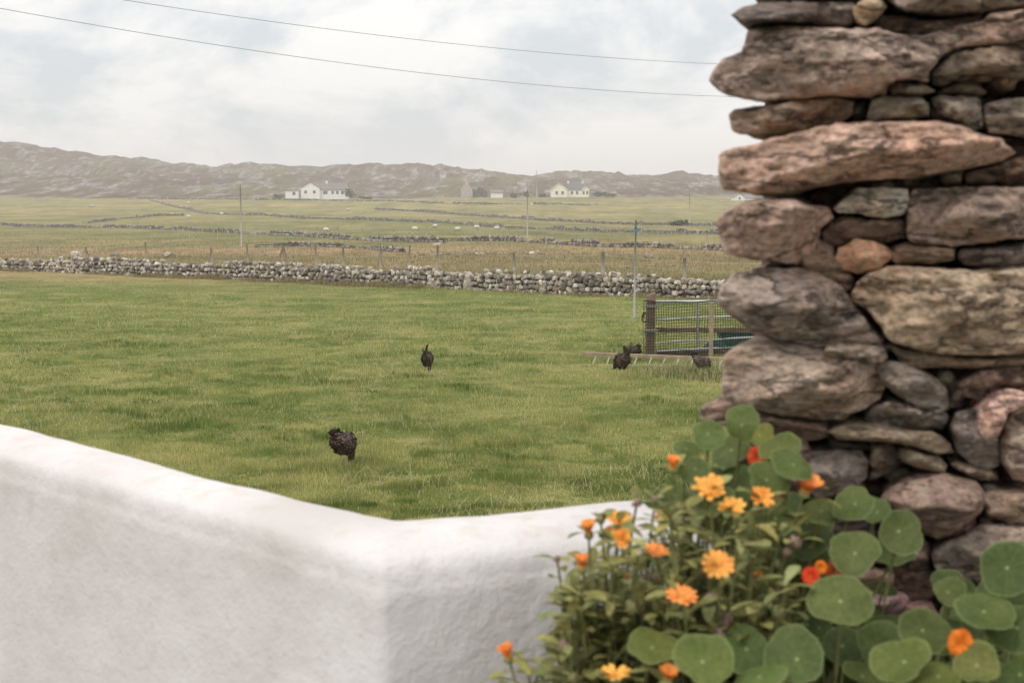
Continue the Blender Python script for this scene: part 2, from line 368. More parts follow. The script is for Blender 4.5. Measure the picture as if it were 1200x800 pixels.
# ------------------------------------------------------------------ ground and hills
def fan(name, r0, r1, ratio, mat, kind='structure', a_in=None):
    rs = [r0]
    while rs[-1] < r1: rs.append(rs[-1] * ratio + 0.02)
    rs[-1] = r1
    if a_in is None:
        front = np.radians(np.arange(-34, 34.01, 0.16)); rest = np.radians(np.linspace(34, 326, 122)[1:-1])
        ang = np.concatenate([front, rest]); closed = True
    else: ang = np.radians(a_in); closed = False
    rs = np.array(rs); A, RR = np.meshgrid(ang, rs)
    X, Y = np.sin(A) * RR, np.cos(A) * RR
    Z = G(X, Y)
    n, m_ = len(rs), len(ang)
    V = np.stack([X, Y, Z], -1).reshape(-1, 3)
    idx = np.arange(n * m_).reshape(n, m_)
    if closed: idx2 = np.concatenate([idx, idx[:, :1]], 1)
    else: idx2 = idx
    F = np.stack([idx2[:-1, :-1], idx2[1:, :-1], idx2[1:, 1:], idx2[:-1, 1:]], -1).reshape(-1, 4)[:, ::-1]
    if closed:
        V = np.vstack([V, [[0, 0, g(0, 0)]]])
    o = mesh_np(name, V, F, mat, smooth=True)
    if closed:
        bm = bmesh.new(); bm.from_mesh(o.data); bm.verts.ensure_lookup_table()
        c = bm.verts[len(V) - 1]; ring = [bm.verts[i] for i in idx[0]]
        for i in range(len(ring)):
            f = bm.faces.new((ring[(i + 1) % len(ring)], ring[i], c)); f.smooth = True
        bmesh.ops.recalc_face_normals(bm, faces=bm.faces); bm.to_mesh(o.data); bm.free()
    return tag(o, kind=kind)
ground = fan('ground', 1.5, 9000, 1.011, [mground, mhill])
ground['label'] = 'green pasture rolling away to rocky brown hills'
me = ground.data
cs = np.empty(len(me.polygons) * 3, np.float32); me.polygons.foreach_get('center', cs); cs = cs.reshape(-1, 3)
edge = 690 + (fbm(cs[:, 0], cs[:, 1], 0.02, 4, 77) - .5) * 170
me.polygons.foreach_set('material_index', (cs[:, 1] > edge).astype(np.int32)); me.update()

# ------------------------------------------------------------------ grass
def tuft(x, y): return (fbm(x, y, 2.6, 2, 123) > .635) & (fbm(x, y, .35, 2, 140) > .42)
def blades(n_, sampler, hmin, hmax, wid, colf, name, label, lean=0.5, seedn=50):
    x, y = sampler(n_); n_ = len(x)
    z = G(x, y)
    cl = fbm(x, y, 1.6, 3, seedn); 
    dist = np.sqrt(x * x + y * y)
    h = (hmin + (hmax - hmin) * np.clip((cl - .32) * 2.6, 0, 1) * rng.uniform(.5, 1.2, n_)) * np.where(tuft(x, y), 1.35, 1)
    wd = wid * rng.uniform(.7, 1.3, n_) * np.clip(dist / 20, 1, 3)
    a = rng.uniform(0, 2 * np.pi, n_); la = rng.uniform(0, 2 * np.pi, n_); ll = h * rng.uniform(0.1, 1, n_) * lean
    dx, dy = np.cos(a) * wd / 2, np.sin(a) * wd / 2
    V = np.empty((n_, 5, 3), np.float32)
    V[:, 0] = np.stack([x - dx, y - dy, z - .01], -1); V[:, 1] = np.stack([x + dx, y + dy, z - .01], -1)
    mxp, myp = x + np.cos(la) * ll * .35, y + np.sin(la) * ll * .35
    V[:, 2] = np.stack([mxp + dx * .8, myp + dy * .8, z + h * .6], -1); V[:, 3] = np.stack([mxp - dx * .8, myp - dy * .8, z + h * .6], -1)
    V[:, 4] = np.stack([x + np.cos(la) * ll, y + np.sin(la) * ll, z + h * .97], -1)
    i = np.arange(n_)[:, None] * 5
    F = np.concatenate([i + [[0, 1, 2]], i + [[0, 2, 3]], i + [[3, 2, 4]]], 1).reshape(-1, 3)
    c = colf(x, y, n_); C = np.repeat(c[:, None, :], 5, 1)
    o = mesh_np(name, V.reshape(-1, 3), F, mgrass, col=C.reshape(-1, 3))
    return tag(o, label=label, cat='grass', kind='stuff')
WL = [(-140, 125), (-62, 104), (-33, 91), (-17, 78), (0, 62), (8, 55.5), (16, 50), (40, 36)]
wlx = [p[0] for p in WL]; wly = [p[1] for p in WL]
def wall_y(x): return np.interp(x, wlx, wly)
def s_field(n_):
    py = rng.uniform(312, 650, n_); px = rng.uniform(-260, 1500, n_)
    # LOD: constant number of blades per picture element over the whole pasture
    b_ = (400 - py) / FPX; dy = cp + b_ * sp; dz = -sp + b_ * cp
    Y = np.full(n_, 30.0)
    for k in range(12): Y = np.interp(Y, DY, DD) / -dz * dy
    X = (px - 600) / FPX * Y / dy
    Y = Y + rng.normal(0, .15, n_) * Y / 20
    ok = (Y > 9.5) & (Y < wall_y(X) - .2) & (rng.random(n_) < np.clip(1.6 - Y / 60, .35, 1))
    return X[ok], Y[ok]
def c_field(x, y, n_):
    p = fbm(x, y, 0.45, 4, 60); q = fbm(x, y, 2.2, 2, 70)
    k = np.clip((p - .34) * 2.5 + (q - .5) * 1.7 + np.clip((y - 17) / 60, 0, .55) + rng.normal(0, .12, n_), 0, 1)[:, None]
    a_, b_ = np.array([.155, .200, .048]), np.array([.455, .425, .152])
    c = a_ * (1 - k) + b_ * k
    s = rng.random(n_) < .05 + .12 * k[:, 0]
    c[s] = np.array([.58, .50, .27]) * rng.uniform(.7, 1.1, (s.sum(), 1))
    c = np.where(tuft(x, y)[:, None], c * np.array([.48, .60, .42]), c)
    return c * rng.uniform(.7, 1.25, (n_, 1))
blades(700000, s_field, .025, .085, .0055, c_field, 'grass', 'short green pasture grass with dry straw blades mixed in')
def s_straw(n_):
    x, y = s_field(n_); m = fbm(x, y, .7, 3, 88) > .53
    return x[m], y[m]
def c_straw(x, y, n_): return np.array([[.62, .54, .31]]) * rng.uniform(.6, 1.1, (n_, 1))
blades(24000, s_straw, .08, .22, .0045, c_straw, 'dry_grass', 'thin pale dry stalks standing above the pasture grass', lean=2.0)
def s_wallfoot(n_):
    x = rng.uniform(-60, 18, n_); y = wall_y(x) - .55 - np.abs(rng.normal(0, .55, n_))
    m = fbm(x, y * 0, .35, 3, 91) + rng.normal(0, .05, n_) > .44
    return x[m], y[m]
def c_foot(x, y, n_):
    k = rng.random((n_, 1)); return (np.array([.38, .30, .17]) * k + np.array([.25, .21, .09]) * (1 - k)) * rng.uniform(.7, 1.1, (n_, 1))
blades(34000, s_wallfoot, .08, .26, .010, c_foot, 'wall_foot_grass', 'tan dry grass along the foot of the long field wall', lean=.5)
def s_lad(n_):
    c = hit(806, 441); x = rng.normal(c.x, .42, n_); y = rng.normal(c.y, .35, n_); return x, y
def c_lad(x, y, n_):
    k = (rng.random((n_, 1)) < .55); return np.where(k, [[.52, .45, .25]], [[.16, .21, .06]]) * rng.uniform(.7, 1.1, (n_, 1))
blades(2200, s_lad, .08, .30, .008, c_lad, 'long_grass', 'longer pale grass growing through the wooden ladder', lean=.7)
def s_beyond(n_):
    py = rng.uniform(258, 335, n_); px = rng.uniform(-250, 1900, n_)
    b_ = (400 - py) / FPX; dy = cp + b_ * sp; dz = -sp + b_ * cp; Y = np.full(n_, 150.0)
    for k in range(14): Y = np.interp(Y, DY, DD) / -dz * dy
    X = (px - 600) / FPX * Y / dy; ok = (Y > wall_y(X) + 1) & (Y < 420)
    return X[ok], Y[ok]
def c_beyond(x, y, n_):
    k = np.clip((fbm(x, y * 1.8, .03, 3, 95) - .35) * 3, 0, 1)[:, None] * .8 + .2 * rng.random((n_, 1))
    br = np.clip(1 - np.abs(y - 125) / 70, 0, 1)[:, None]
    c = np.array([.19, .18, .07]) * (1 - k) + np.array([.34, .30, .14]) * k
    c = c * (1 - .6 * br) + np.array([.34, .25, .145]) * .6 * br
    return c * rng.uniform(.6, 1.25, (n_, 1))
blades(210000, s_beyond, .05, .28, .016, c_beyond, 'rough_grass', 'rough tan and green grass in the fields past the long wall', lean=.6, seedn=97)

# ------------------------------------------------------------------ dry stone field walls
ico = {}
def ico_v(s):
    if s not in ico:
        bm = bmesh.new(); bmesh.ops.create_icosphere(bm, subdivisions=s, radius=1)
        ico[s] = (np.array([v.co[:] for v in bm.verts]), np.array([[v.index for v in f.verts] for f in bm.faces])); bm.free()
    return ico[s]
PAL = np.array([[.27, .235, .195], [.36, .315, .26], [.20, .17, .14], [.44, .39, .33], [.28, .22, .165], [.15, .13, .11], [.50, .45, .38]])
def rocks(P, Sz, level, seed, tint=1.0):
    r = np.random.default_rng(seed); V0, F0 = ico_v(level); n = len(P); k = len(V0)
    V = np.repeat(V0[None], n, 0)
    # squarish, faceted lumps: soft-clip directions then jitter
    V = np.sign(V) * np.abs(V) ** .72
    V = V * (1 + r.normal(0, .10 if level > 1 else .16, (n, k, 1)))
    V = V * Sz[:, None, :]
    a = r.uniform(0, 2 * np.pi, n); til = r.normal(0, .22, n)
    ca, sa, ct, st = np.cos(a), np.sin(a), np.cos(til), np.sin(til)
    x, y, z = V[..., 0], V[..., 1], V[..., 2]
    x, z = x * ct[:, None] - z * st[:, None], x * st[:, None] + z * ct[:, None]
    x, y = x * ca[:, None] - y * sa[:, None], x * sa[:, None] + y * ca[:, None]
    V = np.stack([x, y, z], -1) + P[:, None, :]
    F = (F0[None] + (np.arange(n) * k)[:, None, None]).reshape(-1, 3)
    C = np.repeat((PAL[r.integers(0, len(PAL), n)] * r.uniform(.75, 1.15, (n, 1)) * tint)[:, None], k, 1)
    return V.reshape(-1, 3), F, C.reshape(-1, 3)
def stone_wall(name, path, H, label, size=.16, level=1, seed=1, broken=.2, thick=.3, group=None, drift=0.0, tint=1.0, miss=0.0):
    r = np.random.default_rng(seed); pts = np.array([(p[0], p[1]) for p in path]); seg = np.hypot(*np.diff(pts, axis=0).T)
    Ls = np.concatenate([[0], np.cumsum(seg)]); Lt = Ls[-1]; P = []; Sz = []
    rows = max(2, int(H / (size * 1.25)))
    for row in range(rows + 1):
        z0 = (row + .45) * H / rows + r.uniform(-.01, .01)
        for side in ((-1, 1) if level else (-1, 0)):
            s = r.uniform(0, size)
            while s < Lt:
                hh = H * (1 - broken * 2 * abs(float(fbm(s, 0, .09, 3, seed)) - .5) * 1.6 - broken * .5 * r.random())
                L_ = size * r.uniform(.8, 1.9)
                if z0 < hh and r.random() > miss:
                    x = np.interp(s, Ls, pts[:, 0]); y = np.interp(s, Ls, pts[:, 1])
                    x2 = np.interp(s + .3, Ls, pts[:, 0]); y2 = np.interp(s + .3, Ls, pts[:, 1]); q = max(np.hypot(x2 - x, y2 - y), 1e-3)
                    nx, ny = -(y2 - y) / q, (x2 - x) / q
                    o_ = side * thick * (1 - .45 * z0 / H) * .75 + r.normal(0, .025)
                    wob = drift * (float(fbm(s, 5, .02, 2, seed + 3)) - .5)
                    P.append((x + nx * (o_ + wob), y + ny * (o_ + wob), z0 + r.normal(0, .03))); Sz.append((L_ * .60, L_ * .5, H / rows * r.uniform(.38, .66)))
                s += L_ * .95
    P = np.array(P); Sz = np.array(Sz); P[:, 2] += G(P[:, 0], P[:, 1]) - .04
    V, F, C = rocks(P, Sz, level, seed + 9, tint)
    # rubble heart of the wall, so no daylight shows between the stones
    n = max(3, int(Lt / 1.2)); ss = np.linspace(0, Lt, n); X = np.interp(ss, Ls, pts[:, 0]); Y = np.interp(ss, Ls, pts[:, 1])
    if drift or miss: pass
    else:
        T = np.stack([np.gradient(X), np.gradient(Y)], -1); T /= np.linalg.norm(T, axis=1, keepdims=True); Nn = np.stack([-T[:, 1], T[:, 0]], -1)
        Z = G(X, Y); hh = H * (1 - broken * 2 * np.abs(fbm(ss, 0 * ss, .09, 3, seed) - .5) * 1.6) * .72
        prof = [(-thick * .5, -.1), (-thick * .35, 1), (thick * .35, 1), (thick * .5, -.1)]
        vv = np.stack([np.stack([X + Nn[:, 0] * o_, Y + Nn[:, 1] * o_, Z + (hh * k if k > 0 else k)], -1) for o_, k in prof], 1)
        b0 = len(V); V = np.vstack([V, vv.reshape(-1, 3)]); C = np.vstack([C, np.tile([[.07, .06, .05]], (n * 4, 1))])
        ff = []
        for i in range(n - 1):
            for j in range(3):
                a0 = b0 + i * 4 + j; ff += [(a0, a0 + 4, a0 + 5), (a0, a0 + 5, a0 + 1)]
        ff += [(b0, b0 + 1, b0 + 2), (b0, b0 + 2, b0 + 3)]; e = b0 + (n - 1) * 4; ff += [(e, e + 2, e + 1), (e, e + 3, e + 2)]
        F = np.vstack([F, ff])
    o = mesh_np(name, V, F, mfield, col=C)
    return tag(o, label=label, cat='stone wall', group=group)
main = stone_wall('dry_stone_wall', [(x, y) for x, y in WL[1:]], 1.02, 'long grey dry stone wall along the far edge of the hen pasture', .14, 1, 3, .28, .34, tint=1.12)
# two upright boulders built into the long wall
def boulder(px, py, w_, h_, label, seed, tint=(.40, .34, .28)):
    p = hit(px, py, 40, 110); V, F, C = rocks(np.array([[0, 0, h_ * .45]]), np.array([[w_, w_ * .5, h_ * .55]]), 3, seed)
    m = np.array([mnoise.noise(Vector(v) * 2.5 + Vector((seed, 0, 0))) for v in V]); V = V * (1 + .12 * m[:, None])
    V[:, 0] *= np.where(V[:, 2] > h_ * .6, .7, 1)
    o = mesh_np('boulder', V, F, mfield, col=np.tile([tint], (len(V), 1)), smooth=False); o.location = (p.x, wall_y(p.x) - .42, g(p.x, wall_y(p.x) - .42) - .05)
    tag(o, label=label, cat='boulder', group='large stones set in the long field wall')
boulder(547, 342, .22, .75, 'tall pointed tan stone standing upright in the long field wall', 4)
boulder(637, 346, .26, .42, 'low brown boulder at the foot of the long wall right of the pointed stone', 8, (.33, .27, .22))
boulder(506, 338, .3, .5, 'broad low boulder at the wall foot left of the pointed stone', 12, (.36, .31, .26))

def pxpath(lst, **k): return [tuple(hit(a, b_, **k)[:2]) for a, b_ in lst]
GW = 'field walls crossing the far pastures'
fw = [
    ([(-90, 266), (0, 263), (60, 266), (120, 268), (188, 270), (262, 273), (338, 277), (450, 284), (520, 286)], 1.0, 'low tumbled stone wall left of the wooden power pole, nearest behind the long wall', 11),
    ([(104, 261), (140, 257), (188, 254), (215, 253)], 1.0, 'short curving stone wall climbing the left pasture towards the far sheep', 12),
    ([(176, 235), (205, 243), (240, 250), (300, 253), (375, 257), (450, 260), (520, 262), (567, 266), (625, 269), (740, 272), (860, 276), (1000, 280)], 1.15, 'stone wall descending from the hill foot and running right above the grazing sheep', 13),
    ([(440, 246), (500, 249), (560, 253), (625, 258), (700, 262), (780, 264), (900, 266), (1000, 268)], 1.3, 'upper stone wall below the cream house', 14),
    ([(430, 283), (503, 284), (560, 283), (603, 284), (677, 289), (700, 291)], 1.0, 'dark broken stone wall in the middle distance below the sheep', 15),
    ([(700, 291), (760, 291), (850, 294), (960, 300)], .9, 'pale low stone wall right of the middle pasture behind the thin grey pole', 16),
    ([(300, 291), (350, 290), (420, 292), (470, 296)], .7, 'dark low wall behind the braced fence posts', 17),
]
for path, H_, lab, sd_ in fw:
    stone_wall('dry_stone_wall', pxpath(path), H_ * .82, lab, .22, 1, sd_, .45, .38, GW, tint=.78)
stone_wall('dry_stone_wall', pxpath([(486, 300), (520, 300), (560, 299), (640, 299)]), .42, 'scattered pale tumbled stones just beyond the long wall', .24, 1, 18, .5, .8, GW, drift=2.0, tint=1.0, miss=.5)
stone_wall('dry_stone_wall', pxpath([(700, 240), (560, 240), (440, 236), (290, 234), (150, 233)], lo=300), .9, 'faint boundary wall at the top of the pastures in front of the houses', .5, 1, 19, .5, .5, GW, tint=.8)

# loose pale stones on the pastures
def loose(px, py, s, label, seed):
    p = hit(px, py); V, F, C = rocks(np.array([[0, 0, s * .3]]), np.array([[s, s * .7, s * .55]]), 2, seed, 1.4)
    o = mesh_np('field_rock', V, F, mfield, col=C); o.location = p; tag(o, label=label, cat='rock', group='loose rocks on the far pastures')
for i, (px, py, s, lab) in enumerate([(90, 299, .5, 'pale rock just behind the left end of the long wall'), (200, 302, .55, 'grey rock behind the long wall left of the first braced post'), (135, 301, .4, 'small rock behind the long wall between two fence posts'),
        (108, 243, 1.1, 'dark rock alone in the upper left pasture'), (512, 292, .6, 'rock beside the stakes in the middle pasture'), (760, 303, .4, 'small rock beyond the wall right of the grey pole')]):
    loose(px, py, s, lab, 60 + i)

# ------------------------------------------------------------------ fences
def post(bm, p, h, r_, lean=(0, 0), seg=7):
    tube(bm, [(p[0], p[1], p[2] - .2), (p[0] + lean[0] * .5, p[1] + lean[1] * .5, p[2] + h * .5), (p[0] + lean[0], p[1] + lean[1], p[2] + h)], [r_, r_ * .95, r_ * .85], seg)
def fence(name, posts, label, r_=.06, wires=2, off=5.0, braces=(), group='post and wire fences', fixed_h=None, line=None):
    c0 = None; root = None; tops = []
    for i, (px, top) in enumerate(posts):
        if line is None:
            x = 0.; y = 60.
            for k in range(8): y = wall_y(x) + off; x = (px - 600) / FPX * y
        else:
            q = hit(px, line); x, y = q.x, q.y
        z = g(x, y); h = fixed_h or max(1.1, min(1.9, EZ + ray(px, top).z * (y / ray(px, top).y) - z))
        if root is None: root = empty(name, (x, y, z), label=label, cat='fence', group=group); o0 = Vector((x, y, z))
        bm = bmesh.new(); ln = (random.uniform(-.06, .06), 0)
        post(bm, Vector((0, 0, 0)), h, r_ * random.uniform(.85, 1.15), ln); 
        if i in braces:
            for sx in braces[i]:
                tube(bm, [(sx * .55, .05, -.15), (sx * .05, .05, h * .85)], r_ * .75, 6)
        obj('fence_post', bm, mwoodg if i % 3 else mwoodp, root, loc=Vector((x, y, z)) - o0); tops.append(Vector((x, y, z)) - o0 + Vector((0, 0, h)))
    for k in range(wires):
        bm = bmesh.new(); pts = []
        for a_, b_ in zip(tops, tops[1:]):
            for q in range(4): pts.append(a_.lerp(b_, q / 4) - Vector((0, 0, .15 + .38 * k + .03 * math.sin(q / 4 * math.pi))))
        pts.append(tops[-1] - Vector((0, 0, .15 + .38 * k)))
        tube(bm, pts, .0032, 4); obj('wire', bm, mgalv, root)
fence('wire_fence', [(-20, 289), (45, 289), (101, 289), (172, 284), (249, 290), (291, 287), (332, 282), (371, 286), (402, 289), (446, 287), (479, 287), (512, 287)],
      'post and wire fence with braced posts running behind the left of the long wall', .06, 2, braces={2: (1,), 4: (-1,), 6: (-1, 1)})
fence('wire_fence', [(603, 296), (707, 295), (803, 302), (905, 305)], 'grey leaning posts of the fence behind the right of the long wall', .085, 2, off=6)
fence('wire_fence', [(180, 0), (208, 0), (222, 0), (255, 0), (300, 0), (356, 0), (372, 0), (396, 0), (424, 0), (500, 0), (560, 0), (596, 0)], 'row of thin pale stakes across the middle left pasture', .05, 1, fixed_h=1.5, line=279)
fence('wire_fence', [(640, 0), (697, 0), (760, 0), (828, 0), (900, 0)], 'thin stakes of the fence across the middle right pasture', .05, 1, fixed_h=1.5, line=288)
fence('wire_fence', [(98, 0), (118, 0), (136, 0), (155, 0)], 'four short stakes beside the curving wall on the left pasture', .05, 1, fixed_h=1.4, line=266)
fence('wire_fence', [(700, 0), (728, 0), (752, 0), (781, 0), (834, 0), (880, 0)], 'distant stakes along the upper right pasture walls', .06, 1, fixed_h=1.6, line=268)

# ------------------------------------------------------------------ poles and cables
def power_pole(px, top, base, label, r_=.14):
    p = hit(px, base); h = EZ + ray(px, top).z * (p.y / ray(px, top).y) - p.z
    e = empty('power_pole', p, label=label, cat='utility pole', group='power poles across the fields')
    bm = bmesh.new(); tube(bm, [(0, 0, -.3), (0, 0, h)], [r_ * .85, r_ * .6], 9); obj('pole_shaft', bm, mwoodg, e)
    bm = bmesh.new(); tube(bm, [(0, -.1, h - .12), (0, -.1, h + .12)], [.07, .05], 8); obj('insulator', bm, mpole, e)
power_pole(283, 218, 290, 'slim wooden power pole in the left pasture below the white house', .11)
power_pole(618, 222, 279, 'slim wooden power pole in the middle pasture left of the cream house', .12)
power_pole(629, 200, 233, 'distant tall power pole between ruin and cream house', .2)
power_pole(808, 226, 263, 'distant pale power pole near the rough stone masonry on the right', .16)
p = hit(743, 376); h_ = EZ + ray(744.5, 258).z * (p.y / ray(744.5, 258).y) - p.z
e = empty('metal_pole', p, label='thin grey metal pole with a blue clip standing before the long wall', cat='pole')
bm = bmesh.new(); tube(bm, [(0, 0, -.2), (.03, 0, h_)], [.032, .027], 10); obj('pole_shaft', bm, mpole, e)
bm = bmesh.new(); tube(bm, [(.028, 0, h_ * .895), (.028, 0, h_ * .925)], .055, 10); tube(bm, [(.028, -.02, h_ * .91), (.11, -.03, h_ * .905)], .014, 6); obj('clip', bm, mblue, e)
bm = bmesh.new(); tube(bm, [(0, 0, -.05), (0, 0, .07), (0, 0, .09)], [.07, .06, .05], 10); obj('concrete_foot', bm, mpatio, e)
def cable(pts_px, Y0, Y1, label):
    # three sights on the cable fix a parabola hanging in one vertical plane
    a_, m_, b_ = pts_px; A = at(*a_, Y0); B = at(*b_, Y1)
    lo, hi = 0, 1
    for k in range(40):
        tt = (lo + hi) / 2; q = A.lerp(B, tt); x_ = 600 + FPX * q.x / q.y
        if x_ < m_[0]: lo = tt
        else: hi = tt
    q = A.lerp(B, tt); mm = at(m_[0], m_[1], q.y); sag = (q.z - mm.z) / (4 * tt * (1 - tt))
    pts = []
    for i in range(-12, 53):
        s = i / 40; q = A.lerp(B, s); q.z -= sag * 4 * s * (1 - s); pts.append(q)
    bm = bmesh.new(); tube(bm, pts, .0048, 6); tag(obj('overhead_cable', bm, mcable, smooth=True), label=label, cat='cable', group='overhead cables across the sky')
cable([(0, 10), (450, 80), (845, 113)], 24, 36, 'lower dark overhead cable crossing the sky')
cable([(150, 1), (450, 42), (838, 75)], 26, 36, 'upper dark overhead cable crossing the sky')

# ------------------------------------------------------------------ houses
def gable_house(root, x0, x1, y0, y1, eave, ridge, axis, wallm, roofm, zb=-.6, over=.25, chim=()):
    """axis 'y': ridge runs away from the camera, gable faces it; axis 'x': ridge runs sideways"""
    bm = bmesh.new()
    if axis == 'y':
        cxm = (x0 + x1) / 2; sec = [(x0, zb), (x1, zb), (x1, eave), (cxm, ridge - .12), (x0, eave)]
        A = [bm.verts.new((a_, y0, c)) for a_, c in sec]; B = [bm.verts.new((a_, y1, c)) for a_, c in sec]
    else:
        cym = (y0 + y1) / 2; sec = [(y0, zb), (y1, zb), (y1, eave), (cym, ridge - .12), (y0, eave)]
        A = [bm.verts.new((x0, a_, c)) for a_, c in sec]; B = [bm.verts.new((x1, a_, c)) for a_, c in sec]
    bm.faces.new(A); bm.faces.new(B[::-1])
    for i in range(5): bm.faces.new((A[i], B[i], B[(i + 1) % 5], A[(i + 1) % 5]))
    bmesh.ops.recalc_face_normals(bm, faces=bm.faces); wl = obj('wall', bm, wallm, root)
    bm = bmesh.new(); th = .18
    for s in (0, 1):
        if axis == 'y':
            m0 = (x0 + x1) / 2; e = (x0 - over) if s == 0 else (x1 + over); sl = (ridge - eave) / ((x1 - x0) / 2); ez = eave - over * sl
            q = [(e, y0 - over, ez), (e, y1 + over, ez), (m0, y1 + over, ridge), (m0, y0 - over, ridge)]
        else:
            m0 = (y0 + y1) / 2; e = (y0 - over) if s == 0 else (y1 + over); sl = (ridge - eave) / ((y1 - y0) / 2); ez = eave - over * sl
            q = [(x0 - over, e, ez), (x1 + over, e, ez), (x1 + over, m0, ridge), (x0 - over, m0, ridge)]
        lo = [bm.verts.new(v) for v in q]; up = [bm.verts.new((v[0], v[1], v[2] + th)) for v in q]
        bm.faces.new(lo); bm.faces.new(up[::-1])
        for i in range(4): bm.faces.new((lo[i], up[i], up[(i + 1) % 4], lo[(i + 1) % 4]))
    bmesh.ops.recalc_face_normals(bm, faces=bm.faces); rf = obj('roof', bm, roofm, root)
    for (cx, cy, h) in chim:
        bm = bmesh.new(); box(bm, (cx, cy, ridge + h / 2 - .3), (.9, .8, h + .6), bev=.03); box(bm, (cx, cy, ridge + h + .05), (1.05, .95, .12)); obj('chimney', bm, wallm, rf)
def window(root, x, y, z, w_, h_, name='window'):
    bm = bmesh.new()
    for sx in (-1, 1): box(bm, (x + sx * (w_ / 2 + .05), y - .03, z), (.1, .12, h_ + .2))
    for sz in (-1, 1): box(bm, (x, y - .035, z + sz * (h_ / 2 + .05)), (w_, .11, .1))
    box(bm, (x, y - .03, z), (.05, .06, h_)); f = obj(name, bm, mhwall, root)
    bm = bmesh.new(); box(bm, (x, y - .004, z), (w_, .03, h_)); obj('glass', bm, mglass, f)
D = 660.
def hp(px, D_): return (px - 600) / FPX * D_
u = D / FPX
zb = g(hp(370, D), D)
def house_root(px, D_, label, name='house'):
    x = hp(px, D_); z0 = EZ + (230 - 230.5) / FPX * D_
    zz = min(g(x, D_), EZ); return empty(name, (x, D_, zz), label=label, cat='house')
hr = house_root(365, D, 'white gabled cottage with brown-grey roof and long low wing on the left')
z0 = hr.location.z; top = lambda py, D_=D, r=None: EZ + (230 - py) / FPX * D_ - (r or hr).location.z
gable_house(hr, hp(354, D) - hp(365, D), hp(376, D) - hp(365, D), 0, 10, top(220.5), top(214), 'y', mhwall, mtile)
gable_house(hr, hp(376, D) - hp(365, D) + .03, hp(407, D) - hp(365, D), 1.5, 9, top(222.5), top(215), 'x', mhwall, mtile, chim=((hp(382.5, D) - hp(365, D), 5.2, 1.1),))
for px_, y_ in ((359.5, 0), (369.5, 0)): window(hr, hp(px_, D) - hp(365, D), y_, top(225), 1.1, 1.4)
for px_, w_ in ((382, 1.9), (390.5, 1.1), (396, 1.1), (402, 1.1)): window(hr, hp(px_, D) - hp(365, D), 1.5, top(225.7), w_, 1.5)
sr = house_root(343, D - 6, 'small white flat-roofed shed left of the white cottage', 'shed'); sr['category'] = 'shed'
bm = bmesh.new(); box(bm, (0, 2, top(224, D, sr) / 2 - .3), (5.6, 4, top(224, D, sr) + .6)); obj('wall', bm, mhwall, sr)
bm = bmesh.new(); box(bm, (0, 2, top(224, D, sr) + .08), (5.9, 4.4, .14)); obj('roof', bm, mslate, sr)
window(sr, 1.1, 0, top(227, D, sr), 1.3, 1.5, 'shed_window')

D2 = 700.
hr2 = house_root(660, D2, 'cream gabled house with slate roof and a small white-trimmed second gable')
t2 = lambda py: EZ + (230 - py) / FPX * D2 - hr2.location.z; h2 = lambda px: hp(px, D2) - hp(660, D2)
gable_house(hr2, h2(645.5), h2(664.5), 0, 9, t2(222), t2(214.5), 'y', mcream, mslate)
gable_house(hr2, h2(664.5) + .03, h2(690), 1.4, 10, t2(222.5), t2(214.8), 'x', mcream, mslate, chim=((h2(666), 5.6, 1.0), (h2(683), 5.6, .9)))
gable_house(hr2, h2(681.5), h2(690) - .05, .2, 4, t2(222.3), t2(217), 'y', mcream, mslate)
for (xa, za), (xb, zb_) in (((h2(645), t2(222.6)), (h2(655), t2(214.2))), ((h2(655), t2(214.2)), (h2(665), t2(222.6))), ((h2(681), t2(223)), (h2(685.7), t2(216.7))), ((h2(685.7), t2(216.7)), (h2(690.5), t2(223)))):
    yb = -.4 if xa < h2(670) else -.2
    bm = bmesh.new(); tube(bm, [(xa, yb, za), (xb, yb, zb_)], .14, 4); obj('bargeboard', bm, mhwall, hr2)
for px_, w_, y_ in ((652, 1.2, 0), (659, 1.2, 0), (670, 1.1, 1.4), (676, 1.1, 1.4), (683.5, .9, .2), (687.8, .9, .2)): window(hr2, h2(px_), y_, t2(226), w_, 1.6)

hr3 = house_root(560, D2, 'roofless grey stone ruin with a tall gable in the middle distance', 'ruined_cottage'); hr3['category'] = 'ruin'
h3 = lambda px: hp(px, D2) - hp(560, D2); t3 = lambda py: EZ + (230 - py) / FPX * D2 - hr3.location.z
bm = bmesh.new()
def prism(bm, prof, y0, y1):
    A = [bm.verts.new((a_, y0, c)) for a_, c in prof]; B = [bm.verts.new((a_, y1, c)) for a_, c in prof]
    bm.faces.new(A); bm.faces.new(B[::-1])
    for i in range(len(A)): bm.faces.new((A[i], B[i], B[(i + 1) % len(A)], A[(i + 1) % len(A)]))
    bmesh.ops.recalc_face_normals(bm, faces=bm.faces)
prism(bm, [(h3(540), -.6), (h3(554), -.6), (h3(554), t3(222)), (h3(548), t3(214.5)), (h3(546), t3(213.5)), (h3(540.5), t3(221))], 0, .8); obj('gable_wall', bm, mruin, hr3)
bm = bmesh.new(); prism(bm, [(h3(540), -.6), (h3(554), -.6), (h3(554), t3(223)), (h3(550), t3(219)), (h3(545), t3(221)), (h3(540.5), t3(222))], 9, 9.8); obj('gable_wall', bm, mruin, hr3)
bm = bmesh.new(); prism(bm, [(h3(554) + .02, -.6), (h3(571), -.6), (h3(571), t3(225)), (h3(567), t3(222)), (h3(562), t3(219)), (h3(558), t3(223)), (h3(554) + .02, t3(221))], 1, 9); obj('broken_wall', bm, mruind, hr3)
sr2 = house_root(583, D2 - 8, 'small white lean-to shed right of the stone ruin', 'shed'); sr2['category'] = 'shed'
t4 = lambda py: EZ + (230 - py) / FPX * (D2 - 8) - sr2.location.z
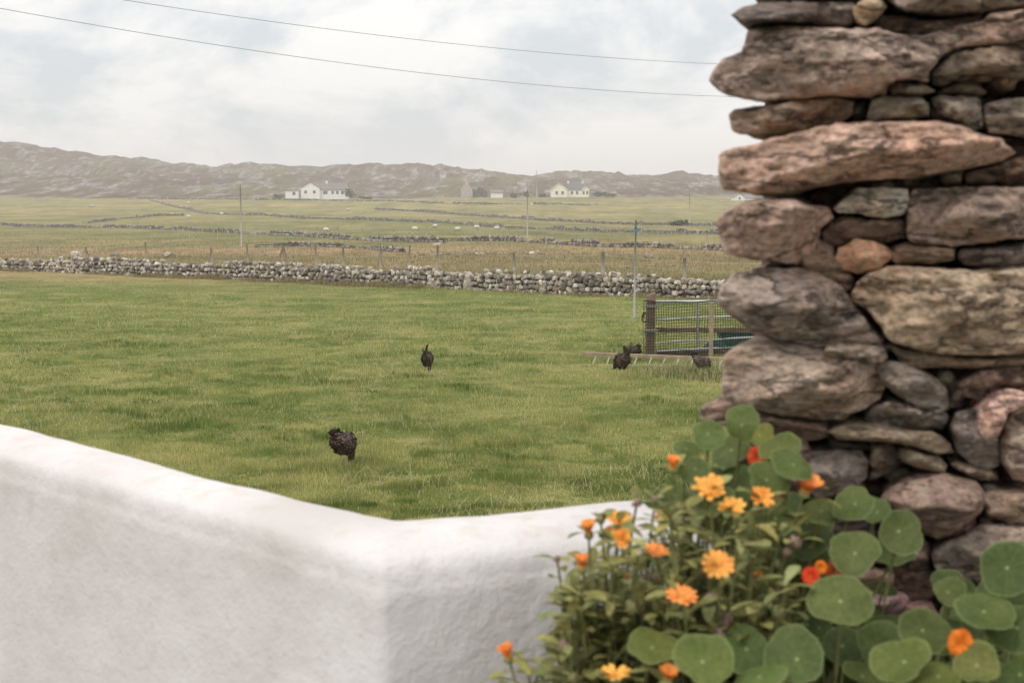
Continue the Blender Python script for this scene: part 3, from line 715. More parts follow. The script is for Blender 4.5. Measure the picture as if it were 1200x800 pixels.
gable_house(sr2, -3.2, 2.6, 0, 5, t4(226), t4(222.6), 'x', mhwall, mtile)
hr5 = house_root(866, 640, 'small white cottage glimpsed beside the left edge of the stone pillar')
t5 = lambda py: EZ + (230 - py) / FPX * 640 - hr5.location.z
gable_house(hr5, -2.6, 2.2, 0, 8, t5(231), t5(227), 'y', mhwall, mtile); gable_house(hr5, 2.3, 12, 1, 8, t5(232), t5(228), 'x', mhwall, mtile)
window(hr5, -.2, 0, t5(232.5), .8, 1.1)

# bushes: many small leaf clumps through a volume
def bush(px, py, D_, rx, rz_, label, seed, n=260):
    r = random.Random(seed); x = hp(px, D_); root = empty('bush', (x, D_, g(x, D_)), label=label, cat='bush', group='dark bushes near the far houses')
    bm = bmesh.new(); cl = bm.verts.layers.float_color.new('Col')
    cents = [(r.uniform(-.6, .6) * rx, r.uniform(-.5, .5) * rx, r.uniform(.35, .75) * rz_, r.uniform(.35, .6)) for _ in range(6)]
    for k in range(n):
        c = r.choice(cents); v = Vector((r.gauss(0, 1), r.gauss(0, 1), r.gauss(0, 1))).normalized() * r.uniform(.5, 1)
        p_ = Vector((c[0] + v.x * rx * c[3], c[1] + v.y * rx * c[3], max(.1, c[2] + v.z * rz_ * c[3])))
        s = r.uniform(.15, .34); q = Vector((r.gauss(0, 1), r.gauss(0, 1), r.gauss(0, 1))).normalized(); a_ = q.orthogonal().normalized(); b_ = q.cross(a_)
        t_ = r.uniform(.7, 1.3); vs = [bm.verts.new(p_ + a_ * s * math.cos(j * 1.26) + b_ * s * math.sin(j * 1.26)) for j in range(5)]
        for vv in vs: vv[cl] = (t_, t_, t_, 1)
        bm.faces.new(vs)
    obj('foliage', bm, mbush, root)
    bm = bmesh.new(); tube(bm, [(0, 0, -.3), (.05, 0, rz_ * .6)], [.15, .06], 6); tube(bm, [(0, 0, rz_ * .2), (rx * .35, .1, rz_ * .6)], [.09, .04], 5); obj('stem', bm, mwood, root)
bush(412, 222, 655, 3.0, 4.4, 'dark green bush at the right end of the white cottage', 1, 420)
bush(613, 226, 700, 3.4, 2.6, 'dark bush left of the distant tall power pole', 2)
bush(602, 229, 690, 2.6, 1.8, 'low bush between the lean-to shed and the pole', 3)
bush(704, 228, 705, 4.2, 2.2, 'broad low bush right of the cream house', 4, 380)
bush(715, 230, 700, 3.2, 1.6, 'small low bush furthest right of the cream house', 5)
bush(636, 229, 702, 2.0, 1.6, 'small bush between the tall pole and cream house', 6)
bush(795, 262, 330, 2.2, 1.2, 'green gorse mound on the upper right pasture', 7)
bush(329, 228, 668, 3.2, 2.0, 'dull bush left of the white shed', 8)
bush(431, 230, 660, 4.5, 1.2, 'low scrub hedge right of the white cottage bush', 9)

# ------------------------------------------------------------------ animals
def ball(bm, c, s, rot=None, seg=14):
    bmesh.ops.create_uvsphere(bm, u_segments=seg, v_segments=seg // 2 + 2, radius=1, matrix=Matrix.Translation(c) @ (rot.to_4x4() if rot else Matrix.Identity(4)) @ Matrix.Diagonal((*s, 1)))
def fuse(bm, voxel, smooth=3):
    me = bpy.data.meshes.new('tmp'); bm.to_mesh(me); bm.free(); o = bpy.data.objects.new('tmp', me); COL.objects.link(o)
    m = o.modifiers.new('r', 'REMESH'); m.mode = 'VOXEL'; m.voxel_size = voxel
    if smooth: s = o.modifiers.new('s', 'SMOOTH'); s.iterations = smooth; s.factor = .5
    dg = bpy.context.evaluated_depsgraph_get(); r = bpy.data.meshes.new_from_object(o.evaluated_get(dg))
    bpy.data.objects.remove(o); return r
mhen, t, b = newmat('speckled_dark_feathers', 0.6, 0.3)
v = tex(t, 'voronoi', 46, stretch=(1, 1, 1.4)); n = tex(t, 'noise', 9, detail=4)
spk = ramp(t, v.outputs['Distance'], [(0.14, (0.38, 0.27, 0.20)), (0.30, (0.11, 0.066, 0.048)), (0.6, (0.026, 0.017, 0.014))])
L(t, mix(t, 1.0, spk, ramp(t, n.outputs[0], [(0.35, grey(.55)), (0.65, grey(1.6))]), 'MULTIPLY'), b.inputs['Base Color']); bump(t, b, v.outputs['Distance'], .6, .006)
mleg = simple('scaly_yellow_leg', (.45, .36, .24), .7, .2, 60); mcomb = simple('red_comb', (.45, .03, .02), .6, .2, 40); mbeak = simple('horn_beak', (.4, .3, .16), .5, .1, 40)
mtail = simple('black_tail_feather', (.028, .021, .019), .5, .4, 60, spec=.35)
def hen(name, p, yaw, scale, pose, label, seed, slim=1.0, tail=1.0):
    r = random.Random(seed); root = empty(name, Vector(p) + Vector((0, 0, .028)), yaw, label=label, cat='hen', group='speckled dark hens pecking in the pasture'); root.scale = (scale, scale * slim, scale)
    bm = bmesh.new(); Ry = lambda a_: Matrix.Rotation(a_, 3, 'Y')
    ball(bm, (0, 0, .245), (.145, .118, .118)); ball(bm, (.07, 0, .24), (.10, .105, .112)); ball(bm, (-.085, 0, .28), (.095, .092, .092), Ry(R(35)))
    ball(bm, (-.135, 0, .335), (.065, .042, .06), Ry(R(62))); ball(bm, (0, 0, .17), (.105, .10, .06))
    for s in (-1, 1):
        ball(bm, (-.01, s * .092, .25), (.125, .034, .075), Ry(R(14)))                 # wing
        ball(bm, (.012, s * .045, .155), (.042, .034, .058))                           # thigh
        tube(bm, [(.012, s * .045, .12), (.0, s * .045, .06), (.008, s * .046, .012)], [.012, .009, .009], 8)
        for a_ in (-.5, 0, .5): tube(bm, [(.0, s * .046, .012), (.045 * math.cos(a_) + .01, s * .046 + .045 * math.sin(a_), .008)], [.009, .007], 6)
        tube(bm, [(.0, s * .046, .012), (-.03, s * .046, .008)], [.008, .006], 6)
    nk = {'down': [(.10, .24), (.125, .17), (.135, .11), (.14, .055)], 'up': [(.12, .28), (.16, .33), (.175, .39), (.19, .425)], 'low': [(.12, .26), (.19, .23), (.235, .17), (.26, .11)]}[pose]
    for (a_, c), rr in zip(nk, (.066, .050, .036, .026)): ball(bm, (a_, 0, c), (rr,) * 3)
    for q in range(3):
        (a0, c0), (a1, c1) = nk[q], nk[q + 1]; ball(bm, ((a0 + a1) / 2, 0, (c0 + c1) / 2), ((.058, .043, .031)[q],) * 3)
    hx, hz = nk[-1]; ball(bm, (hx + .008, 0, hz), (.032, .025, .027))
    bd = fuse(bm, .0085, 3)
    # overlapping contour feathers grown from the body surface
    bm = bmesh.new(); bm.from_mesh(bd); bpy.data.meshes.remove(bd)
    for f in bm.faces: f.material_index = 1 if f.calc_center_median().z < .115 and f.calc_center_median().x < .1 else 0; f.smooth = True
    fs = [f for f in bm.faces if f.material_index == 0]; pick = r.sample(fs, min(560, len(fs)))
    data = [(f.calc_center_median().copy(), f.normal.copy()) for f in pick]
    for c, nn in data:
        if c.x > .15 and pose == 'up' and c.z > .39: continue
        back = Vector((-1, 0, -.25 if c.x < 0 else -.5)) if c.x > -.12 else Vector((-.5, 0, .7))
        tdir = (back - nn * back.dot(nn))
        if tdir.length < .1: continue
        tdir = (tdir.normalized() + nn * .28 + Vector((r.gauss(0, .15), r.gauss(0, .15), r.gauss(0, .15)))).normalized(); sd_ = tdir.cross(nn).normalized()
        Lf = r.uniform(.022, .04); W = Lf * .36; c = c - nn * .002
        vs = [bm.verts.new(c + tdir * Lf * a_ + sd_ * W * w_ + nn * .004 * math.sin(a_ * 3)) for a_, w_ in ((0, -.4), (.5, -1), (.9, -.5), (1, 0), (.9, .5), (.5, 1), (0, .4))]
        bm.faces.new(vs).material_index = 0
    obj('body', bm, [mhen, mleg], root)
    bm = bmesh.new()                                                                   # tail fan
    for k in range(14):
        sg = 1 if k % 2 else -1; e_ = R(42 + 62 * (k // 2) / 6); base = Vector((-.135 + .012 * (k // 2) / 6, sg * .010, .315)); d_ = Vector((-math.cos(e_), sg * .16, math.sin(e_))).normalized(); Lf = .125 * tail * r.uniform(.88, 1.08)
        sd_ = Vector((math.sin(e_), sg * .35, math.cos(e_))).normalized(); W = .021
        A = [bm.verts.new(base + d_ * Lf * a_ + sd_ * W * w_ + Vector((-.015 * a_ * a_, 0, 0))) for a_, w_ in ((0, -.5), (.5, -1), (.9, -.7), (1.02, 0), (.9, .7), (.5, 1), (0, .5))]
        f = bm.faces.new(A); rr_ = bmesh.ops.solidify(bm, geom=[f], thickness=.0015)
    obj('tail', bm, mtail, root)
    bm = bmesh.new(); prof = [(-.022, .0), (-.024, .018), (-.014, .012), (-.008, .026), (.0, .014), (.008, .026), (.013, .012), (.022, .016), (.022, 0)]
    A = [bm.verts.new((hx + .008 + a_, -.003, hz + .022 + c)) for a_, c in prof]; B = [bm.verts.new((hx + .008 + a_, .003, hz + .022 + c)) for a_, c in prof]
    bm.faces.new(A); bm.faces.new(B[::-1]); [bm.faces.new((A[i], B[i], B[(i + 1) % 9], A[(i + 1) % 9])) for i in range(9)]; obj('comb', bm, mcomb, root)
    bm = bmesh.new(); dn = Vector((1, 0, -.35 if pose == 'up' else -1)).normalized(); c = Vector((hx + .03, 0, hz - (.0 if pose == 'up' else .012)))
    tube(bm, [c, c + dn * .014, c + dn * .026], [.010, .007, .002], 8); obj('beak', bm, mbeak, root)
    bm = bmesh.new(); ball(bm, (hx + .016, -.023, hz + .006), (.0045,) * 3, seg=8); obj('eye', bm, mbeak, root)
    bm = bmesh.new(); ball(bm, (hx + .016, .023, hz + .006), (.0045,) * 3, seg=8); obj('eye', bm, mbeak, root)
    return root
p = hit(403, 548); hen('hen', p, R(60), 1.08, 'down', 'plump speckled hen alone nearest the white wall, tail raised to the left', 1)
p = hit(501, 438); hen('hen', p, R(80), 1.12, 'down', 'hen seen from behind in the middle of the pasture', 2, .74, 1.55)
p = hit(729, 442); hen('hen', p, R(64 + 50), 1.15, 'low', 'hen with pointed tail pecking in front of the wooden ladder', 3, .85, 1.55)
p = hit(745, 421); hen('hen', Vector((p.x, p.y + .15, g(p.x, p.y + .15) - .04)), R(118), .86, 'up', 'hen with raised head standing just behind the wooden ladder', 4)
p = hit(823, 441); hen('hen', p, R(-15), .95, 'down', 'hen pecking under the ladder beside the stone pillar', 5)

def sheep_proto():
    bm = bmesh.new(); ball(bm, (0, 0, .58), (.52, .27, .27)); ball(bm, (-.25, 0, .57), (.28, .26, .26)); ball(bm, (.25, 0, .58), (.28, .25, .27))
    for sx in (-.32, .32):
        for sy in (-.13, .13): tube(bm, [(sx, sy, .45), (sx + (.03 if sx < 0 else 0), sy, .22), (sx, sy, .0)], [.085, .045, .04], 8)
    tube(bm, [(.42, 0, .6), (.58, 0, .45), (.68, 0, .28)], [.15, .11, .09], 10); ball(bm, (.74, 0, .19), (.075, .07, .13), Matrix.Rotation(R(-25), 3, 'Y'))
    for s in (-1, 1): ball(bm, (.68, s * .10, .27), (.03, .07, .02), seg=8)
    tube(bm, [(-.5, 0, .62), (-.56, 0, .45)], [.05, .03], 8)
    me = fuse(bm, .03, 2)
    for vv in me.vertices:
        if .3 < vv.co.z and vv.co.x < .6: vv.co *= 1 + .035 * mnoise.noise(vv.co * 14)
    return me
smesh = sheep_proto(); smesh.materials.append(mwool); smesh.materials.append(mface)
for f in smesh.polygons: f.use_smooth = True; f.material_index = 1 if (f.center.z < .27 or f.center.x > .66) else 0
sh = [(486, 271, 0, 'leftmost of the white sheep grazing in the middle pasture'), (510, 267, 2.6, 'sheep grazing slightly above the leftmost one'), (536, 271, .4, 'middle sheep of the row grazing left of the power pole'),
      (559, 268.5, 3.3, 'fourth sheep from the left in the grazing row'), (582, 270, .2, 'sheep grazing nearest the middle power pole'), 
      (221, 255.5, .3, 'white sheep at the end of the curving left wall'), (260, 252, 3.0, 'sheep beside the wall left of the wooden pole'), (382, 271.5, .5, 'sheep alone right of the left power pole by a leaning stake'),
      (202, 253, 2.9, 'small sheep on top of the curving wall line'), (623, 241.5, .2, 'distant sheep below the tall pole near the top wall'), (221, 239, 0, 'far sheep high in the upper left pasture'), (408, 247.5, .6, 'distant sheep in the pasture below the white cottage')]
for px, py, yaw, lab in sh:
    o = bpy.data.objects.new('sheep', smesh); COL.objects.link(o); p = hit(px, py); k = 1.0; o.location = p; o.rotation_euler = (0, 0, yaw); o.scale = (k, k, k)
    tag(o, label=lab, cat='sheep', group='white sheep grazing on the far pastures')

# ------------------------------------------------------------------ gate, netting, ladder
pg = hit(763, 417); GY = pg.y
def gx(px, y=None): return (px - 600) / FPX * (y or GY) * 1.0
def gz(px, py, y): return at(px, py, y).z
e = empty('gate_post', (gx(763), GY, g(gx(763), GY)), label='thick weathered square wooden gate post with angled top', cat='post')
hpst = gz(763, 343, GY) - e.location.z
bm = bmesh.new(); box(bm, (0, 0, hpst / 2 - .2), (.185, .16, hpst + .4), bev=.012)
for vv in bm.verts:
    if vv.co.z > hpst - .02 and vv.co.x < 0: vv.co.z -= .05
    vv.co.x += .01 * math.sin(vv.co.z * 5)
obj('post_shaft', bm, mwoodd, e)
for py in (358.5, 387):
    z = gz(763, py, GY) - e.location.z; bm = bmesh.new(); box(bm, (0, -.09, z), (.26, .03, .05), bev=.006); tube(bm, [(.11, -.09, z), (.17, -.06, z)], .02, 8); obj('hinge', bm, mpole, e)
bm = bmesh.new()
z = gz(757, 372, GY) - e.location.z
pts = [Vector((-.13 + .06 * math.cos(a_ * .7), -.02 + .03 * math.sin(a_ * 1.3), z + .10 * math.sin(a_ * .7) - .0)) for a_ in range(0, 20)]
tube(bm, pts, .012, 5); pts = [Vector((-.15 + .03 * math.cos(a_), -.04, z + .12 - .02 * a_ / 2)) for a_ in range(0, 14)]; tube(bm, pts, .01, 5); obj('rope_loop', bm, mblack, e)

yb = GY + .22
e = empty('field_gate', (gx(768, yb), yb, g(gx(768, yb), yb)), label='galvanised tubular field gate behind the black netting', cat='gate')
def gp(px, py, y=yb): q = at(px, py, y); return q - e.location
bm = bmesh.new(); tube(bm, [gp(767, 354), gp(912, 352)], .030, 10); tube(bm, [gp(912, 352), gp(912, 412)], .03, 10); obj('gate_frame', bm, mgalv, e)
for (a_, b_) in (((768, 374.5), (912, 368)), ((767, 402), (912, 393)), ((770, 411.5), (912, 404))):
    bm = bmesh.new(); tube(bm, [gp(*a_), gp(*b_)], .019, 8); obj('gate_bar', bm, mgalv, e)
bm = bmesh.new(); box(bm, gp(817.5, 381), (.05, .03, .95)); obj('upright', bm, mpole, e)
bm = bmesh.new(); c = (gp(767, 387) + gp(905, 387)) / 2 + Vector((0, .06, 0)); box(bm, c, (2.45, .03, .10), bev=.005); obj('wooden_board', bm, mwoodd, e)
bm = bmesh.new(); c = (gp(767, 414) + gp(905, 414)) / 2 + Vector((0, .07, 0)); box(bm, c, (2.45, .04, .12), bev=.005); obj('wooden_board', bm, mwoodd, e)

yn = GY - .14
e = empty('wooden_stake', (gx(834.5, yn - .05), yn - .05, g(gx(834.5), yn - .05)), label='slim upright wooden stake nailed over the black netting', cat='stake')
hs = gz(834, 354, yn) - e.location.z; bm = bmesh.new(); box(bm, (0, 0, hs / 2 - .1), (.085, .05, hs + .2), bev=.006); obj('stake_shaft', bm, mwoodl, e)
bm = bmesh.new()
for zz in (.15, .5, .85): tube(bm, [(0, -.03, zz), (0, -.022, zz)], .006, 6)
obj('nail', bm, mpole, e)
nx0, nx1 = gx(754.5, yn), gx(905, yn); nz0, nz1 = gz(800, 418.5, yn), gz(800, 353.5, yn)
bm = bmesh.new(); nvx = int((nx1 - nx0) / .054); nvz = int((nz1 - nz0) / .056)
def nety(x, z): return .03 * math.sin(x * 2.3) + .02 * math.sin(x * 5 + z * 3)
for i in range(nvx + 1):
    x = nx0 + (nx1 - nx0) * i / nvx; pts = [(x + .008 * math.sin(k * .9 + i * .3), yn + nety(x, k), nz0 + (nz1 - nz0) * k / 10 - .012 * math.sin(x * 4) * (k / 10)) for k in range(11)]; tube(bm, pts, .0050, 4, cap=False)
for j in range(nvz + 1):
    z = nz0 + (nz1 - nz0) * j / nvz; pts = [(nx0 + (nx1 - nx0) * k / 40, yn + nety(nx0 + (nx1 - nx0) * k / 40, 10 * j / nvz), z + .010 * math.sin(k * .55 + j) - .012 * math.sin((nx0 + (nx1 - nx0) * k / 40) * 4) * (j / nvz)) for k in range(41)]; tube(bm, pts, .0052 if j not in (0, nvz) else .012, 4, cap=False)
tag(obj('netting', bm, mblack), label='square black plastic netting stretched across the gateway', cat='netting')

# green tank / trough seen through the net
yt = GY + 1.3; px0, px1 = 842, 905
cx = (gx(px0, yt) + gx(px1, yt)) / 2; e = empty('water_trough', (cx, yt, g(cx, yt)), label='dark green plastic trough behind the gate by the stone pillar', cat='trough')
wt = gx(px1, yt) - gx(px0, yt); ht = gz(860, 386, yt) - e.location.z
bm = bmesh.new(); prism(bm, [(-wt / 2 + .12, .02), (wt / 2 - .12, .02), (wt / 2, ht), (-wt / 2, ht)], -.3, .3); obj('tub', bm, mgreen, e)
bm = bmesh.new()
for s in (-1, 1): box(bm, (0, s * .31, ht - .02), (wt + .08, .05, .06), bev=.01); box(bm, (s * wt / 2, 0, ht - .02), (.05, .6, .055), bev=.01)
for k in range(5): box(bm, (-wt / 2 + .2 + k * (wt - .4) / 4, -.315, ht * .5), (.04, .03, ht * .8), bev=.008)
obj('rim', bm, mgreen, e)
# green sheet slumped beside it
bm = bmesh.new(); gn = 16
c = Vector((gx(829, yt - .4), yt - .4, 0)); vs = {}
for i in range(gn + 1):
    for j in range(7):
        x = c.x - .5 + 1.0 * i / gn; y = c.y - .3 + .6 * j / 6; hgt = .30 * math.exp(-((i / gn - .72) / .30) ** 2) * math.sin(math.pi * j / 6) + .03 * mnoise.noise(Vector((x * 6, y * 6, 0)))
        vs[i, j] = bm.verts.new((x, y, g(x, y) + .03 + hgt))
for i in range(gn):
    for j in range(6): bm.faces.new((vs[i, j], vs[i + 1, j], vs[i + 1, j + 1], vs[i, j + 1]))
bmesh.ops.solidify(bm, geom=list(bm.faces), thickness=.01)
tag(obj('tarpaulin', bm, mgreen, smooth=True), label='crumpled green tarpaulin heaped behind the netting left of the trough', cat='tarpaulin')

# ladder lying on its edge
yl = hit(760, 427).y
A = at(683, 414.5, yl); B = at(862, 421.5, yl + .1)
e = empty('ladder', (A.x, A.y, g(A.x, A.y)), label='old wooden ladder lying on its side in the grass, rungs slanting down', cat='ladder')
ax = (B - A).normalized(); off = Vector((0, -.20, -.30))
def rail(name, P, Q, m):
    bm = bmesh.new(); c = (P + Q) / 2 - e.location; rot = rotto(Q - P); box(bm, c, (.095, .075, (Q - P).length), rot=rot, bev=.008)
    return obj(name, bm, m, e)
rail('rail', A, B + ax * .4, mwoodl)
lowA, lowB = A + Vector((-.10, -.26, 0)), B + ax * .4 + Vector((-.10, -.26, 0)); lowA.z = g(lowA.x, lowA.y) - .03; lowB.z = g(lowB.x, lowB.y) - .03
rail('rail', lowA, lowB, mwoodp)
for px in (697, 713, 728, 745, 762, 778, 794, 811, 828, 845):
    s = (px + 2 - 683) / (862 - 683); P = A.lerp(B, s); Q = lowA.lerp(lowB, s * .88); 
    bm = bmesh.new(); tube(bm, [P - e.location, Q - e.location], .016, 8); obj('rung', bm, mwoodp, e)

# ------------------------------------------------------------------ patio, bed, white wall
PZ = EZ - 1.6; WT = EZ - 0.6
FR = [(450, 651), (860, 606)]
FRL = [(225, 583), (0, 526)]
BK = [(464, 606), (500, 604), (550, 600.5), (600, 596.5), (650, 592), (700, 586), (750, 580), (860, 570)]
BKL = [(417, 598), (333, 579), (250, 560), (167, 537), (83, 512), (0, 495)]
def xy(l): return [at_z(a_, b_, WT).xy for a_, b_ in l]
f_all = xy(FRL[::-1] + FR); b_all = xy(BKL[::-1] + BK)
f_all[1] = (f_all[0] + f_all[2]) / 2
f_all = [f_all[0] + (f_all[0] - f_all[2]) * 2.2] + f_all; b_all = [b_all[0] + (b_all[0] - b_all[3]) * 3.0] + b_all
f_all[-1] = Vector((.62, f_all[-1].y + .03)); b_all[-1] = Vector((.62, b_all[-1].y + .02))
def resample(pts, n):
    P = np.array([tuple(p) for p in pts]); s = np.concatenate([[0], np.cumsum(np.hypot(*np.diff(P, axis=0).T))]); s /= s[-1]
    return P, s
def loft_line(pts, corner_i, n1, n2, sm):
    P, s = resample(pts, 0); c = s[corner_i]; ss = np.concatenate([c * (1 - (1 - np.linspace(0, 1, n1)) ** 2), (c + (1 - c) * np.linspace(0, 1, n2) ** 1.8)[1:]])
    out_ = np.stack([np.interp(ss, s, P[:, 0]), np.interp(ss, s, P[:, 1])], -1)
    for k in range(sm): out_[1:-1] = out_[1:-1] * .5 + (out_[:-2] + out_[2:]) * .25
    return out_
n1, n2 = 200, 90
FL = loft_line(f_all, len(FRL) + 1, n1, n2, 26); BL = loft_line(b_all, len(BKL) + 1, n1, n2, 120)
T = np.gradient(FL, axis=0); T /= np.linalg.norm(T, axis=1, keepdims=True); Nf = np.stack([T[:, 1], -T[:, 0]], -1)
sec = []
zs_front = [-1.75, -1.3, -.9, -.6, -.45, -.35, -.3, -.26, -.22, -.18, -.14, -.11, -.085, -.06]
for z in zs_front: sec.append(('f', z, .012 + -z * .07))
for a_ in (0, 20, 40, 60, 80): sec.append(('r', a_, 0))
for k in range(0, 7): sec.append(('t', .24 + .58 * k / 6, 0))
for a_ in (80, 55, 30, 0): sec.append(('q', a_, 0))
for z in (-.06, -.2, -.5, -1.2, -2.75): sec.append(('b', z, 0))
V = []
rad = .05
for i in range(len(FL)):
    f, bk, nf = FL[i], BL[i], Nf[i]; row = []; nb_ = (bk - f) / np.linalg.norm(bk - f)
    for kind, a_, o_ in sec:
        if kind == 'f': xy_ = f + nf * (o_ + .0); z = WT + a_
        elif kind == 'r': an = math.radians(a_); xy_ = f + nf * (.012) + nb_ * rad * (1 - math.cos(an)); z = WT - rad + rad * math.sin(an) - .004
        elif kind == 't': xy_ = f * (1 - a_) + bk * a_; z = WT + .012 * math.sin(a_ * math.pi)
        elif kind == 'q': an = math.radians(a_); xy_ = bk - nb_ * (rad * .6) * (1 - math.cos(an)); z = WT - rad * .6 * (1 - math.sin(an))
        else: xy_ = bk + nb_ * (-a_) * .03; z = WT + a_
        row.append((xy_[0], xy_[1], z))
    V.append(row)
V = np.array(V); nr = V.shape[1]
for i in range(V.shape[0]):
    for j in range(nr):
        q = Vector(V[i, j]); d1 = mnoise.noise(q * 3.2) * .005 + mnoise.noise(q * 9) * .0045 + mnoise.noise(q * 27) * .0026
        V[i, j, 0] += d1 * Nf[i, 0]; V[i, j, 1] += d1 * Nf[i, 1]; V[i, j, 2] += mnoise.noise(q * 4 + Vector((9, 9, 9))) * .004 + mnoise.noise(q * 14) * .002
idx = np.arange(V.shape[0] * nr).reshape(V.shape[0], nr)
F = np.stack([idx[:-1, :-1], idx[1:, :-1], idx[1:, 1:], idx[:-1, 1:]], -1).reshape(-1, 4)
ww = mesh_np('garden_wall', V.reshape(-1, 3), F, mplaster, smooth=True)
sub = ww.modifiers.new('s', 'SUBSURF'); sub.levels = sub.render_levels = 1
tag(ww, label='low white limewashed garden wall with rounded top, turning a corner towards the viewer', cat='wall')

bm = bmesh.new(); ring = [tuple(p) for p in (FL * .5 + BL * .5)] + [(4, 3.0), (4, -4), (-5, -4)]
lo = [bm.verts.new((x, y, -1.0)) for x, y in ring]; up = [bm.verts.new((x, y, PZ)) for x, y in ring]
bm.faces.new(up); bm.faces.new(lo[::-1]); [bm.faces.new((lo[i], up[i], up[(i + 1) % len(lo)], lo[(i + 1) % len(lo)])) for i in range(len(lo))]
bmesh.ops.recalc_face_normals(bm, faces=bm.faces); tag(obj('patio', bm, mpatio), label='concrete yard on the near side of the white wall', kind='structure')
bm = bmesh.new(); SB = PZ + .42; m_ = 30
vs = {}
for i in range(m_ + 1):
    for j in range(13):
        x = .02 + 1.75 * i / m_; y = 1.72 + (.95) * j / 12; edge_ = min(i, m_ - i, j * 2, 8) / 8
        vs[i, j] = bm.verts.new((x, y, PZ - .02 + (SB - PZ) * min(1, edge_ * 1.6) + .03 * mnoise.noise(Vector((x * 9, y * 9, 0)))))
for i in range(m_):
    for j in range(12): bm.faces.new((vs[i, j], vs[i + 1, j], vs[i + 1, j + 1], vs[i, j + 1]))
bmesh.ops.recalc_face_normals(bm, faces=bm.faces); tag(obj('flower_bed', bm, msoil, smooth=True), label='mounded dark soil bed at the foot of the stone pillar', kind='structure')

